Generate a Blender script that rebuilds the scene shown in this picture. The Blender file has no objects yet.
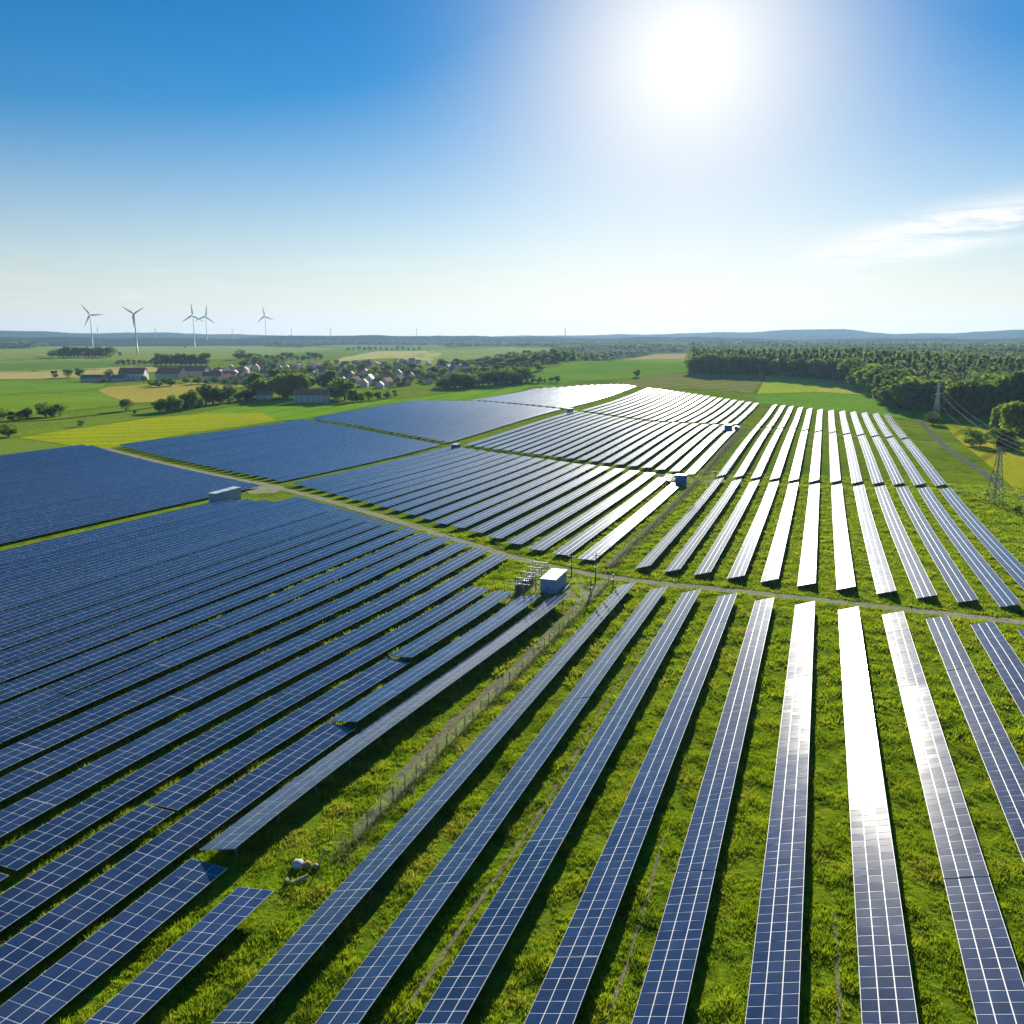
import bpy, math, random
import numpy as np
from mathutils import Vector, Matrix
from mathutils.geometry import delaunay_2d_cdt
C = bpy.context.scene.collection
rad = math.radians
rnd = random.Random(7)
rng = np.random.default_rng(11)

# ------------------------------------------------------------------ camera
FPX = 850.0
PITCH = math.atan(177 / FPX)
CAMZ = 50.0
cam_d = bpy.data.cameras.new('camera'); cam = bpy.data.objects.new('camera', cam_d); C.objects.link(cam)
cam.location = (0, 0, CAMZ); cam.rotation_euler = (math.pi / 2 - PITCH, 0, 0)
cam_d.sensor_width = 36; cam_d.lens = 36 * FPX / 1024
cam_d.clip_start = 0.5; cam_d.clip_end = 60000
bpy.context.scene.camera = cam

# ------------------------------------------------------------------ light
SUN_AZ, SUN_EL = rad(10.9), rad(16.0)
SD = Vector((math.sin(SUN_AZ) * math.cos(SUN_EL), math.cos(SUN_AZ) * math.cos(SUN_EL), math.sin(SUN_EL)))
sl = bpy.data.lights.new('sun', 'SUN'); sl.energy = 5.0; sl.angle = rad(0.55); sl.color = (1.0, 0.93, 0.80)
so = bpy.data.objects.new('sun', sl); C.objects.link(so); so.rotation_euler = SD.to_track_quat('Z', 'Y').to_euler()
so.location = (0, 0, 300)

w = bpy.data.worlds.new('World'); bpy.context.scene.world = w; w.use_nodes = True
N = w.node_tree.nodes; L = w.node_tree.links; N.clear()
def nd(t, **kw):
    n = N.new(t)
    for k, v in kw.items(): setattr(n, k, v)
    return n
def wm(op, a, b=None, c=None, clamp=False):
    n = N.new('ShaderNodeMath'); n.operation = op; n.use_clamp = clamp
    for i, s in enumerate((a, b, c)):
        if s is None: continue
        if isinstance(s, (int, float)): n.inputs[i].default_value = s
        else: L.new(s, n.inputs[i])
    return n.outputs[0]
def wadd(a, b):
    n = N.new('ShaderNodeMix'); n.data_type = 'RGBA'; n.blend_type = 'ADD'; n.inputs[0].default_value = 1
    L.new(a, n.inputs[6]); L.new(b, n.inputs[7]); return n.outputs[2]
def wmix(f, a, b):
    n = N.new('ShaderNodeMix'); n.data_type = 'RGBA'
    L.new(f, n.inputs[0])
    for s, i in ((a, 6), (b, 7)):
        if isinstance(s, tuple): n.inputs[i].default_value = s + (1,)
        else: L.new(s, n.inputs[i])
    return n.outputs[2]
def wscale(col, f):
    n = N.new('ShaderNodeMix'); n.data_type = 'RGBA'; n.blend_type = 'MULTIPLY'; n.inputs[0].default_value = 1
    n.inputs[6].default_value = tuple(col) + (1,); L.new(f, n.inputs[7]); return n.outputs[2]
SKY_STR = 0.0605; CLZ = 7.7
sky = nd('ShaderNodeTexSky', sky_type='NISHITA', sun_disc=False)
sky.sun_elevation = SUN_EL; sky.sun_rotation = SUN_AZ; sky.altitude = 300
sky.air_density = 1.0; sky.dust_density = 0.15; sky.ozone_density = 3.0
tc = nd('ShaderNodeTexCoord')
dirv = tc.outputs['Generated']
dp = nd('ShaderNodeVectorMath', operation='DOT_PRODUCT'); L.new(dirv, dp.inputs[0]); dp.inputs[1].default_value = SD
dot = wm('MAXIMUM', dp.outputs['Value'], 0.0)
sep = nd('ShaderNodeSeparateXYZ'); L.new(dirv, sep.inputs[0])
hz = wm('POWER', wm('SUBTRACT', 1.0, wm('ABSOLUTE', sep.outputs[2])), 10.0)
# the sun's aureole (part of the sky's own light)
hsv = nd('ShaderNodeHueSaturation'); L.new(wm('ADD', wm('MULTIPLY', wm('SUBTRACT', sep.outputs[2], .05, clamp=True), 2.9, clamp=True), 1.15), hsv.inputs['Saturation'])
tn = nd('ShaderNodeMix', data_type='RGBA', blend_type='MULTIPLY'); tn.inputs[0].default_value = 1; L.new(sky.outputs[0], tn.inputs[6]); tn.inputs[7].default_value = (1.0, .96, .96, 1); L.new(tn.outputs[2], hsv.inputs['Color']); col = hsv.outputs[0]
col = wmix(wm('MULTIPLY', hz, 0.85), col, (7.95, 7.9, 7.7))      # pale band near the horizon
col = wmix(wm('MULTIPLY', wm('POWER', dot, 72.0), 0.97), col, (8.3, 8.5, 8.6))
for amp, n_, tint in ((30.0, 5000, (1, .97, .9)), (1.2, 420, (1, .98, .94)), (1.5, 170, (1, .99, .93))):
    col = wadd(col, wscale((tint[0] * amp, tint[1] * amp, tint[2] * amp), wm('POWER', dot, float(n_))))
# wispy clouds low on the right, and faint streaks
az = wm('ARCTAN2', sep.outputs[0], sep.outputs[1])
el = wm('ARCSINE', sep.outputs[2])
cv = nd('ShaderNodeCombineXYZ'); L.new(wm('MULTIPLY', wm('ADD', az, wm('MULTIPLY', el, -1.5)), 9.0), cv.inputs[0]); L.new(wm('MULTIPLY', el, 75.0), cv.inputs[1]); cv.inputs[2].default_value = CLZ
no = nd('ShaderNodeTexNoise'); no.inputs['Scale'].default_value = 1.0; no.inputs['Detail'].default_value = 7; no.inputs['Roughness'].default_value = 0.62; no.inputs['Distortion'].default_value = 0.6
L.new(cv.outputs[0], no.inputs['Vector'])
def bump(v, c, wd):   # soft window
    d = wm('DIVIDE', wm('SUBTRACT', v, c), wd)
    return wm('POWER', 2.718, wm('MULTIPLY', wm('MULTIPLY', d, d), -1.0))
el_tilt = wm('SUBTRACT', el, wm('MULTIPLY', wm('SUBTRACT', az, rad(25.5)), 0.20))
win = wm('MULTIPLY', bump(el_tilt, rad(5.7), rad(1.15)), bump(az, rad(24.5), rad(6.5)))
c1 = wm('MULTIPLY', wm('MULTIPLY', win, 1.7, clamp=True), wm('MULTIPLY', wm('SUBTRACT', no.outputs[0], 0.38), 7.0, clamp=True), clamp=True)
win2 = wm('MULTIPLY', bump(el, rad(3.0), rad(1.8)), 0.30)
c2 = wm('MULTIPLY', win2, wm('MULTIPLY', wm('SUBTRACT', no.outputs[0], 0.5), 4.0, clamp=True))
cm = wm('ADD', wm('MULTIPLY', c1, 1.0), c2, clamp=True)
col = wmix(cm, col, (10.2, 10.2, 10.0))
bg = nd('ShaderNodeBackground'); bg.inputs['Strength'].default_value = SKY_STR; L.new(col, bg.inputs[0])
wo = nd('ShaderNodeOutputWorld'); L.new(bg.outputs[0], wo.inputs[0])
vs = bpy.context.scene.view_settings
vs.view_transform = 'Standard'; vs.look = 'None'; vs.exposure = 0.70; vs.gamma = 1.0; vs.use_curve_mapping = False
cy = bpy.context.scene.cycles
cy.max_bounces = 6; cy.diffuse_bounces = 2; cy.glossy_bounces = 3; cy.transmission_bounces = 3; cy.volume_bounces = 0
cy.transparent_max_bounces = 6; cy.sample_clamp_indirect = 4.0

# ------------------------------------------------------------------ terrain
AX = rad(19.9)
SA, CA = math.sin(AX), math.cos(AX)
def uv_of(x, y): return x * SA + y * CA, x * CA - y * SA
def xy_of(u, v): return u * SA + v * CA, u * CA - v * SA
def T(x, y):
    x = np.asarray(x, float); y = np.asarray(y, float)
    u = x * SA + y * CA; v = x * CA - y * SA
    z = -0.034 * (u - 70 * np.logaddexp(0, (u - 330) / 70))
    r = np.hypot(x, y)
    f = np.clip((r - 60) / 300, 0, 1)
    z = z + f * (0.7 * np.sin(u / 61 + v / 95) + 0.5 * np.sin(v / 47 - u / 130))
    f2 = np.clip((r - 900) / 1500, 0, 1)
    z = z + f2 * (4.0 * np.sin(x / 420 + 1.0) * np.sin(y / 520) + 3.0 * np.sin((x + y) / 700))
    z = z + 15 * np.exp(-((x - 190) / 330) ** 2 - ((y - 1480) / 300) ** 2) + 10 * np.exp(-((x - 560) / 260) ** 2 - ((y - 1150) / 250) ** 2)
    return z
def Tz(x, y): return float(T(x, y))
cp, sp = math.cos(PITCH), math.sin(PITCH)
def P(px, py, h=0.0, far=15000.0):
    """ground point seen at a pixel of the photograph"""
    a, b = px - 512, 512 - py
    d = np.array((a, FPX * cp + b * sp, b * cp - FPX * sp)) / FPX
    t, prev = 15.0, 15.0
    while t < far:
        if CAMZ + d[2] * t < Tz(d[0] * t, d[1] * t) + h: break
        prev = t; t *= 1.012
    lo, hi = prev, t
    for _ in range(22):
        m = (lo + hi) / 2
        if CAMZ + d[2] * m < Tz(d[0] * m, d[1] * m) + h: hi = m
        else: lo = m
    return (d[0] * hi, d[1] * hi)
def pix(x, y, z):
    dz = z - CAMZ
    f = y * cp - dz * sp; up = dz * cp + y * sp
    return 512 + FPX * x / f, 512 - FPX * up / f

# ------------------------------------------------------------------ helpers
ORD = ['', 'first', 'second', 'third', 'fourth', 'fifth', 'sixth', 'seventh', 'eighth', 'ninth', 'tenth', 'eleventh', 'twelfth', 'thirteenth',
       'fourteenth', 'fifteenth', 'sixteenth', 'seventeenth', 'eighteenth', 'nineteenth', 'twentieth']
def ordw(n):
    if n <= 20: return ORD[n]
    t = {2: 'twenty', 3: 'thirty', 4: 'forty', 5: 'fifty', 6: 'sixty', 7: 'seventy', 8: 'eighty', 9: 'ninety'}[n // 10] if n < 100 else 'hundred'
    if n >= 100: return 'hundred-and-' + (ordw(n - 100) if n > 100 else 'zeroth')
    tt = {'twenty': 'twentieth', 'thirty': 'thirtieth', 'forty': 'fortieth', 'fifty': 'fiftieth', 'sixty': 'sixtieth', 'seventy': 'seventieth', 'eighty': 'eightieth', 'ninety': 'ninetieth'}
    return tt[t] if n % 10 == 0 else t + '-' + ORD[n % 10]
def tag(o, label=None, cat=None, group=None, kind=None):
    if label: o['label'] = label
    if cat: o['category'] = cat
    if group: o['group'] = group
    if kind: o['kind'] = kind
    return o
def thing(name, label, cat, loc, rz=0.0, group=None, sc=1.0):
    o = bpy.data.objects.new(name, None); C.objects.link(o); o.location = loc; o.rotation_euler = (0, 0, rz)
    o.scale = (sc, sc, sc) if isinstance(sc, (int, float)) else sc; o.empty_display_size = 0.5
    return tag(o, label, cat, group)
def link_mesh(name, me, parent=None):
    o = bpy.data.objects.new(name, me); C.objects.link(o)
    if parent: o.parent = parent
    return o
def copy_tree(o, parent=None):
    c = o.copy(); C.objects.link(c)
    if parent: c.parent = parent
    for ch in o.children: copy_tree(ch, c)
    return c
def np_mesh(name, verts, faces_flat, starts, mats, matidx=None, uvs=None, smooth=False):
    me = bpy.data.meshes.new(name)
    verts = np.asarray(verts, np.float32).reshape(-1, 3); faces_flat = np.asarray(faces_flat, np.int32)
    starts = np.asarray(starts, np.int32)
    me.vertices.add(len(verts)); me.vertices.foreach_set('co', verts.ravel())
    me.loops.add(len(faces_flat)); me.loops.foreach_set('vertex_index', faces_flat)
    me.polygons.add(len(starts)); me.polygons.foreach_set('loop_start', starts)
    for m in mats: me.materials.append(m)
    if matidx is not None: me.polygons.foreach_set('material_index', np.asarray(matidx, np.int32))
    if uvs is not None:
        ul = me.uv_layers.new(name='UVMap'); ul.uv.foreach_set('vector', np.asarray(uvs, np.float32).ravel())
    me.update(calc_edges=True); me.validate()
    me.polygons.foreach_set('use_smooth', np.full(len(starts), bool(smooth)))
    return me
class MB:
    def __init__(s): s.v = []; s.f = []; s.m = []
    def add(s, vs_, fs_, mi=0):
        b = len(s.v); s.v += [tuple(q) for q in vs_]
        for f in fs_: s.f.append([b + i for i in f]); s.m.append(mi)
        return s
    def box(s, x0, x1, y0, y1, z0, z1, mi=0, mat=None):
        q = [(x0, y0, z0), (x1, y0, z0), (x1, y1, z0), (x0, y1, z0), (x0, y0, z1), (x1, y0, z1), (x1, y1, z1), (x0, y1, z1)]
        if mat is not None: q = [tuple(mat @ Vector(p)) for p in q]
        return s.add(q, [(3, 2, 1, 0), (4, 5, 6, 7), (0, 1, 5, 4), (1, 2, 6, 5), (2, 3, 7, 6), (3, 0, 4, 7)], mi)
    def tube(s, pts, rr, n=6, mi=0, cap=True):
        pts = [Vector(p) for p in pts]
        if not isinstance(rr, (list, tuple)): rr = [rr] * len(pts)
        b = len(s.v)
        for i, p in enumerate(pts):
            d = (pts[min(i + 1, len(pts) - 1)] - pts[max(i - 1, 0)]).normalized()
            a = Vector((0, 0, 1)) if abs(d.z) < .9 else Vector((1, 0, 0))
            e1 = d.cross(a).normalized(); e2 = d.cross(e1)
            for k in range(n):
                t = 2 * math.pi * k / n
                s.v.append(tuple(p + (e1 * math.cos(t) + e2 * math.sin(t)) * rr[i]))
        for i in range(len(pts) - 1):
            for k in range(n):
                s.f.append([b + i * n + k, b + i * n + (k + 1) % n, b + (i + 1) * n + (k + 1) % n, b + (i + 1) * n + k]); s.m.append(mi)
        if cap:
            s.f.append([b + k for k in range(n)]); s.m.append(mi)
            s.f.append([b + (len(pts) - 1) * n + k for k in reversed(range(n))]); s.m.append(mi)
        return s
    def build(s, name, mats, parent=None, smooth=False):
        me = bpy.data.meshes.new(name); me.from_pydata(s.v, [], s.f)
        if not isinstance(mats, (list, tuple)): mats = [mats]
        for m in mats: me.materials.append(m)
        me.polygons.foreach_set('material_index', s.m)
        if smooth: me.polygons.foreach_set('use_smooth', [True] * len(s.f))
        me.update()
        return link_mesh(name, me, parent)

# ------------------------------------------------------------------ materials
def new_mat(name):
    m = bpy.data.materials.new(name); m.use_nodes = True
    nt = m.node_tree; return m, nt, nt.nodes['Principled BSDF']
def simple(name, col, rough=0.6, metal=0.0, var=0.12, scale=1.5, spec=0.5, bump_s=0.0):
    m, nt, b = new_mat(name)
    b.inputs['Roughness'].default_value = rough; b.inputs['Metallic'].default_value = metal; b.inputs['Specular IOR Level'].default_value = spec
    tcn = nt.nodes.new('ShaderNodeTexCoord'); n = nt.nodes.new('ShaderNodeTexNoise'); n.inputs['Scale'].default_value = scale; n.inputs['Detail'].default_value = 4
    nt.links.new(tcn.outputs['Object'], n.inputs['Vector'])
    mr = nt.nodes.new('ShaderNodeMapRange'); mr.inputs['From Min'].default_value = .3; mr.inputs['From Max'].default_value = .7
    mr.inputs['To Min'].default_value = 1 - var; mr.inputs['To Max'].default_value = 1 + var
    nt.links.new(n.outputs[0], mr.inputs[0])
    mx = nt.nodes.new('ShaderNodeMix'); mx.data_type = 'RGBA'; mx.blend_type = 'MULTIPLY'; mx.inputs[0].default_value = 1
    mx.inputs[6].default_value = tuple(col) + (1,); nt.links.new(mr.outputs[0], mx.inputs[7]); nt.links.new(mx.outputs[2], b.inputs['Base Color'])
    if bump_s:
        bp = nt.nodes.new('ShaderNodeBump'); bp.inputs['Strength'].default_value = bump_s; nt.links.new(n.outputs[0], bp.inputs['Height']); nt.links.new(bp.outputs[0], b.inputs['Normal'])
    return m
def field_mat(name, c1, c2, s1=0.02, s2=0.8, lines=None, bump_d=0.3, c3=None, trans=0.0):
    """vegetation seen from far: two-scale mottling, optional tram lines (angle, spacing, darken)"""
    m, nt, b = new_mat(name); nn, ll = nt.nodes, nt.links
    b.inputs['Roughness'].default_value = 1.0; b.inputs['Specular IOR Level'].default_value = 0.0
    c1 = tuple(min(.6, q * k) for q, k in zip(c1, (1.85, 1.75, 1.2))); c2 = tuple(min(.6, q * k) for q, k in zip(c2, (1.85, 1.75, 1.2)))
    geo = nn.new('ShaderNodeNewGeometry')
    def noise(sc, det=5, ro=.6):
        n = nn.new('ShaderNodeTexNoise'); n.inputs['Scale'].default_value = sc; n.inputs['Detail'].default_value = det; n.inputs['Roughness'].default_value = ro
        ll.new(geo.outputs['Position'], n.inputs['Vector']); return n.outputs[0]
    def ramp(v, a, b_):
        r = nn.new('ShaderNodeMapRange'); r.inputs['From Min'].default_value = a; r.inputs['From Max'].default_value = b_; ll.new(v, r.inputs[0]); return r.outputs[0]
    def mix(f, a, b_, bt='MIX'):
        x = nn.new('ShaderNodeMix'); x.data_type = 'RGBA'; x.blend_type = bt
        if isinstance(f, float): x.inputs[0].default_value = f
        else: ll.new(f, x.inputs[0])
        for s, i in ((a, 6), (b_, 7)):
            if isinstance(s, tuple): x.inputs[i].default_value = s + (1,)
            else: ll.new(s, x.inputs[i])
        return x.outputs[2]
    big = ramp(noise(s1), .35, .65); fine = noise(s2, 6, .7)
    colr = mix(big, c1, c2)
    if c3: colr = mix(ramp(noise(s1 * 6, 4), .55, .72), colr, c3)
    colr = mix(1.0, colr, mix(ramp(fine, .3, .7), (.55, .55, .55), (1.35, 1.35, 1.3)), 'MULTIPLY')
    if lines:
        ang, spc, amt = lines
        mp = nn.new('ShaderNodeVectorRotate'); mp.rotation_type = 'Z_AXIS'; mp.inputs['Angle'].default_value = ang; ll.new(geo.outputs['Position'], mp.inputs['Vector'])
        sx = nn.new('ShaderNodeSeparateXYZ'); ll.new(mp.outputs[0], sx.inputs[0])
        a = nn.new('ShaderNodeMath'); a.operation = 'PINGPONG'; ll.new(sx.outputs[0], a.inputs[0]); a.inputs[1].default_value = spc / 2
        colr = mix(ramp(a.outputs[0], spc * .05, spc * .10), mix(min(.8, amt * 1.8), colr, (0.03, 0.05, 0.01)), colr)
    ll.new(colr, b.inputs['Base Color'])
    bp = nn.new('ShaderNodeBump'); bp.inputs['Strength'].default_value = .9; bp.inputs['Distance'].default_value = bump_d; ll.new(fine, bp.inputs['Height']); ll.new(bp.outputs[0], b.inputs['Normal'])
    if trans:
        tr = nn.new('ShaderNodeBsdfTranslucent'); ll.new(colr, tr.inputs[0]); ms = nn.new('ShaderNodeMixShader'); ms.inputs[0].default_value = trans
        out = nn['Material Output']; ll.new(b.outputs[0], ms.inputs[1]); ll.new(tr.outputs[0], ms.inputs[2]); ll.new(ms.outputs[0], out.inputs[0])
    return m
def leaf_mat(name, c1, c2, trans=0.45, scale=0.6, obj_var=True):
    m, nt, b = new_mat(name); nn, ll = nt.nodes, nt.links
    b.inputs['Roughness'].default_value = 0.9; b.inputs['Specular IOR Level'].default_value = 0.06
    geo = nn.new('ShaderNodeNewGeometry'); n = nn.new('ShaderNodeTexNoise'); n.inputs['Scale'].default_value = scale; n.inputs['Detail'].default_value = 3
    ll.new(geo.outputs['Position'], n.inputs['Vector'])
    r = nn.new('ShaderNodeMapRange'); r.inputs['From Min'].default_value = .35; r.inputs['From Max'].default_value = .65; ll.new(n.outputs[0], r.inputs[0])
    ri = nn.new('ShaderNodeMath'); ri.operation = 'MULTIPLY_ADD'; ll.new(geo.outputs['Random Per Island'], ri.inputs[0]); ri.inputs[1].default_value = .3
    sc_ = nn.new('ShaderNodeMath'); sc_.operation = 'MULTIPLY'; ll.new(r.outputs[0], sc_.inputs[0]); sc_.inputs[1].default_value = .7; ll.new(sc_.outputs[0], ri.inputs[2])
    mx = nn.new('ShaderNodeMix'); mx.data_type = 'RGBA'; mx.inputs[6].default_value = c1 + (1,); mx.inputs[7].default_value = c2 + (1,); ll.new(ri.outputs[0], mx.inputs[0])
    c = mx.outputs[2]
    if obj_var:
        oi = nn.new('ShaderNodeObjectInfo'); hs = nn.new('ShaderNodeHueSaturation')
        mr = nn.new('ShaderNodeMapRange'); mr.inputs['To Min'].default_value = .7; mr.inputs['To Max'].default_value = 1.3; ll.new(oi.outputs['Random'], mr.inputs[0])
        ll.new(mr.outputs[0], hs.inputs['Value']); ll.new(c, hs.inputs['Color']); c = hs.outputs[0]
    ll.new(c, b.inputs['Base Color'])
    tr = nn.new('ShaderNodeBsdfTranslucent'); ll.new(c, tr.inputs[0]); ms = nn.new('ShaderNodeMixShader'); ms.inputs[0].default_value = trans
    ll.new(b.outputs[0], ms.inputs[1]); ll.new(tr.outputs[0], ms.inputs[2]); ll.new(ms.outputs[0], nn['Material Output'].inputs[0])
    return m
def panel_mat():
    m, nt, b = new_mat('panel_glass'); nn, ll = nt.nodes, nt.links
    uvn = nn.new('ShaderNodeUVMap'); sx = nn.new('ShaderNodeSeparateXYZ'); ll.new(uvn.outputs[0], sx.inputs[0])
    def mth(op, a, b_=None):
        n = nn.new('ShaderNodeMath'); n.operation = op
        for i, s in enumerate((a, b_)):
            if s is None: continue
            if isinstance(s, (int, float)): n.inputs[i].default_value = s
            else: ll.new(s, n.inputs[i])
        return n.outputs[0]
    lx = mth('LESS_THAN', mth('PINGPONG', mth('MULTIPLY', sx.outputs[0], 6.0), 0.5), 0.045)
    ly = mth('LESS_THAN', mth('PINGPONG', mth('MULTIPLY', sx.outputs[1], 6.0), 0.5), 0.045)
    ln = mth('MULTIPLY', mth('MAXIMUM', lx, ly), 0.35)
    geo = nn.new('ShaderNodeNewGeometry')
    mx = nn.new('ShaderNodeMix'); mx.data_type = 'RGBA'; mx.inputs[6].default_value = (.004, .017, .072, 1); mx.inputs[7].default_value = (.010, .033, .118, 1)
    ll.new(geo.outputs['Random Per Island'], mx.inputs[0])
    m2 = nn.new('ShaderNodeMix'); m2.data_type = 'RGBA'; ll.new(ln, m2.inputs[0]); ll.new(mx.outputs[2], m2.inputs[6]); m2.inputs[7].default_value = (.14, .18, .28, 1)
    # thin uneven dust
    n = nn.new('ShaderNodeTexNoise'); n.inputs['Scale'].default_value = .35; n.inputs['Detail'].default_value = 6; ll.new(geo.outputs['Position'], n.inputs['Vector'])
    dm = nn.new('ShaderNodeMapRange'); dm.inputs['From Min'].default_value = .35; dm.inputs['From Max'].default_value = .75; dm.inputs['To Min'].default_value = .03; dm.inputs['To Max'].default_value = .09; ll.new(n.outputs[0], dm.inputs[0])
    m3 = nn.new('ShaderNodeMix'); m3.data_type = 'RGBA'; ll.new(dm.outputs[0], m3.inputs[0]); ll.new(m2.outputs[2], m3.inputs[6]); m3.inputs[7].default_value = (.30, .38, .46, 1)
    oi = nn.new('ShaderNodeObjectInfo'); vr = nn.new('ShaderNodeMapRange'); vr.inputs['To Min'].default_value = .78; vr.inputs['To Max'].default_value = 1.25; ll.new(oi.outputs['Random'], vr.inputs[0])
    hs = nn.new('ShaderNodeHueSaturation'); ll.new(vr.outputs[0], hs.inputs['Value']); ll.new(m3.outputs[2], hs.inputs['Color']); ll.new(hs.outputs[0], b.inputs['Base Color'])
    rr = nn.new('ShaderNodeMapRange'); rr.inputs['To Min'].default_value = .085; rr.inputs['To Max'].default_value = .115; ll.new(n.outputs[0], rr.inputs[0])
    ll.new(rr.outputs[0], b.inputs['Roughness'])
    b.inputs['IOR'].default_value = 1.5; b.inputs['Specular IOR Level'].default_value = .50
    b.inputs['Coat Weight'].default_value = .035; b.inputs['Coat Roughness'].default_value = .30; b.inputs['Coat IOR'].default_value = 1.5
    return m
M = {}
M['glass'] = panel_mat()
M['alu'] = simple('white_module_frame', (.78, .79, .80), .5, 0, .04, spec=.3)
M['back'] = simple('panel_backsheet', (.10, .105, .11), .7, 0, .1)
M['steel'] = simple('galvanised_steel', (.30, .31, .32), .5, .6, .15, 3)
M['lattice'] = simple('lattice_steel', (.34, .35, .35), .6, .2, .1, 1)
M['pylon_pale'] = simple('pale_lattice_steel', (.62, .62, .60), .8, 0, .1, 1, spec=.1)
M['dark_steel'] = simple('dark_steel', (.06, .065, .07), .6, .4, .2, 3)
M['wood'] = simple('pole_wood', (.10, .075, .055), .85, 0, .25, 4)
M['white_paint'] = simple('white_paint', (.80, .82, .84), .45, 0, .05, .6)
M['blue_paint'] = simple('pale_blue_paint', (.20, .34, .58), .5, 0, .08, .8)
M['deep_blue'] = simple('deep_blue_paint', (.05, .16, .42), .45, 0, .1, .8)
M['turbine'] = simple('turbine_white', (.50, .52, .54), .45, 0, .04, .1)
M['concrete'] = simple('concrete', (.38, .36, .32), .9, 0, .15, 2, bump_s=.2)
M['ceramic'] = simple('insulator_ceramic', (.55, .58, .6), .3, 0, .1)
M['pylon_red'] = simple('sign_red', (.5, .08, .05), .5)
M['wire'] = simple('conductor_wire', (.42, .43, .44), .9, 0, .05, spec=.05)
M['gravel'] = field_mat('gravel_track', (.24, .24, .23), (.18, .19, .18), .15, 2.2, bump_d=.05, c3=(.13, .15, .05))
M['dirt'] = field_mat('bare_dirt', (.17, .16, .14), (.12, .12, .11), .3, 2.0, bump_d=.08, c3=(.06, .08, .015))
M['asphalt'] = field_mat('farm_road_surface', (.12, .125, .15), (.09, .10, .12), .1, 1.5, bump_d=.03)
G1, G2 = (.105, .175, .016), (.17, .225, .018)
M['ground'] = field_mat('meadow_soil_and_grass', (.085, .155, .010), (.145, .205, .012), .013, .9, bump_d=.45, c3=(.075, .115, .010))
M['grass'] = leaf_mat('grass_blades', (.17, .29, .009), (.44, .53, .014), .55, .45, False)
def add_patches(m, col, scale, lo, hi, amt):
    nt = m.node_tree; nn, ll = nt.nodes, nt.links; b = nn['Principled BSDF']
    geo = nn.new('ShaderNodeNewGeometry'); n = nn.new('ShaderNodeTexNoise'); n.inputs['Scale'].default_value = scale; n.inputs['Detail'].default_value = 4; ll.new(geo.outputs['Position'], n.inputs['Vector'])
    r = nn.new('ShaderNodeMapRange'); r.inputs['From Min'].default_value = lo; r.inputs['From Max'].default_value = hi; r.inputs['To Max'].default_value = amt; ll.new(n.outputs[0], r.inputs[0])
    src = b.inputs['Base Color'].links[0].from_socket; mx = nn.new('ShaderNodeMix'); mx.data_type = 'RGBA'; ll.new(r.outputs[0], mx.inputs[0]); ll.new(src, mx.inputs[6]); mx.inputs[7].default_value = tuple(col) + (1,)
    for l in list(src.links):
        if l.to_node != mx: to = l.to_socket; ll.new(mx.outputs[2], to)
add_patches(M['grass'], (.50, .44, .06), .16, .52, .68, .55)
add_patches(M['grass'], (.07, .15, .012), .23, .54, .66, .6)
add_patches(M['ground'], (.20, .17, .05), .11, .54, .68, .55)
M['dry_grass'] = leaf_mat('dry_grass', (.20, .22, .08), (.34, .34, .17), .4, .5, False)
M['leaf'] = leaf_mat('tree_leaves', (.07, .14, .02), (.21, .30, .035), .6, .35)
M['leaf_light'] = leaf_mat('light_tree_leaves', (.13, .21, .02), (.32, .42, .04), .6, .35)
M['needle'] = leaf_mat('conifer_needles', (.045, .095, .03), (.11, .17, .04), .45, .3)
M['bark'] = simple('bark', (.10, .075, .05), .9, 0, .25, 3)
M['forest'] = leaf_mat('forest_canopy', (.06, .12, .035), (.26, .34, .06), .6, .075, False)
M['hill'] = field_mat('wooded_hills', (.010, .026, .030), (.022, .045, .042), .0012, .012, bump_d=12)

# ------------------------------------------------------------------ ground sheet
def spaced(a, b, h0, g):
    out = [0.0]
    s = h0
    while out[-1] < b: out.append(out[-1] + s); s *= g
    neg = [0.0]; s = h0
    while neg[-1] > a: neg.append(neg[-1] - s); s *= g
    return np.array(sorted(set(neg[1:] + out)))
def grid_mesh(name, xs, ys, zf, mat, smooth=True):
    X, Y = np.meshgrid(xs, ys); Z = zf(X, Y)
    V = np.stack([X, Y, Z], -1).reshape(-1, 3); nx, ny = len(xs), len(ys)
    i = np.arange(nx - 1); j = np.arange(ny - 1); I, J = np.meshgrid(i, j); a = (J * nx + I).ravel()
    F = np.stack([a, a + 1, a + nx + 1, a + nx], -1)
    me = np_mesh(name, V, F.ravel(), np.arange(len(F)) * 4, [mat], smooth=smooth)
    return me
xs = spaced(-12500, 12500, 4.0, 1.016); ys0 = spaced(-0.5, 12500, 4.0, 1.012)
ys = np.concatenate([np.arange(-300, 0, 12.0), ys0[ys0 >= 0]])
g = link_mesh('ground', grid_mesh('ground', xs, ys, T, M['ground'])); tag(g, kind='structure')

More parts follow.
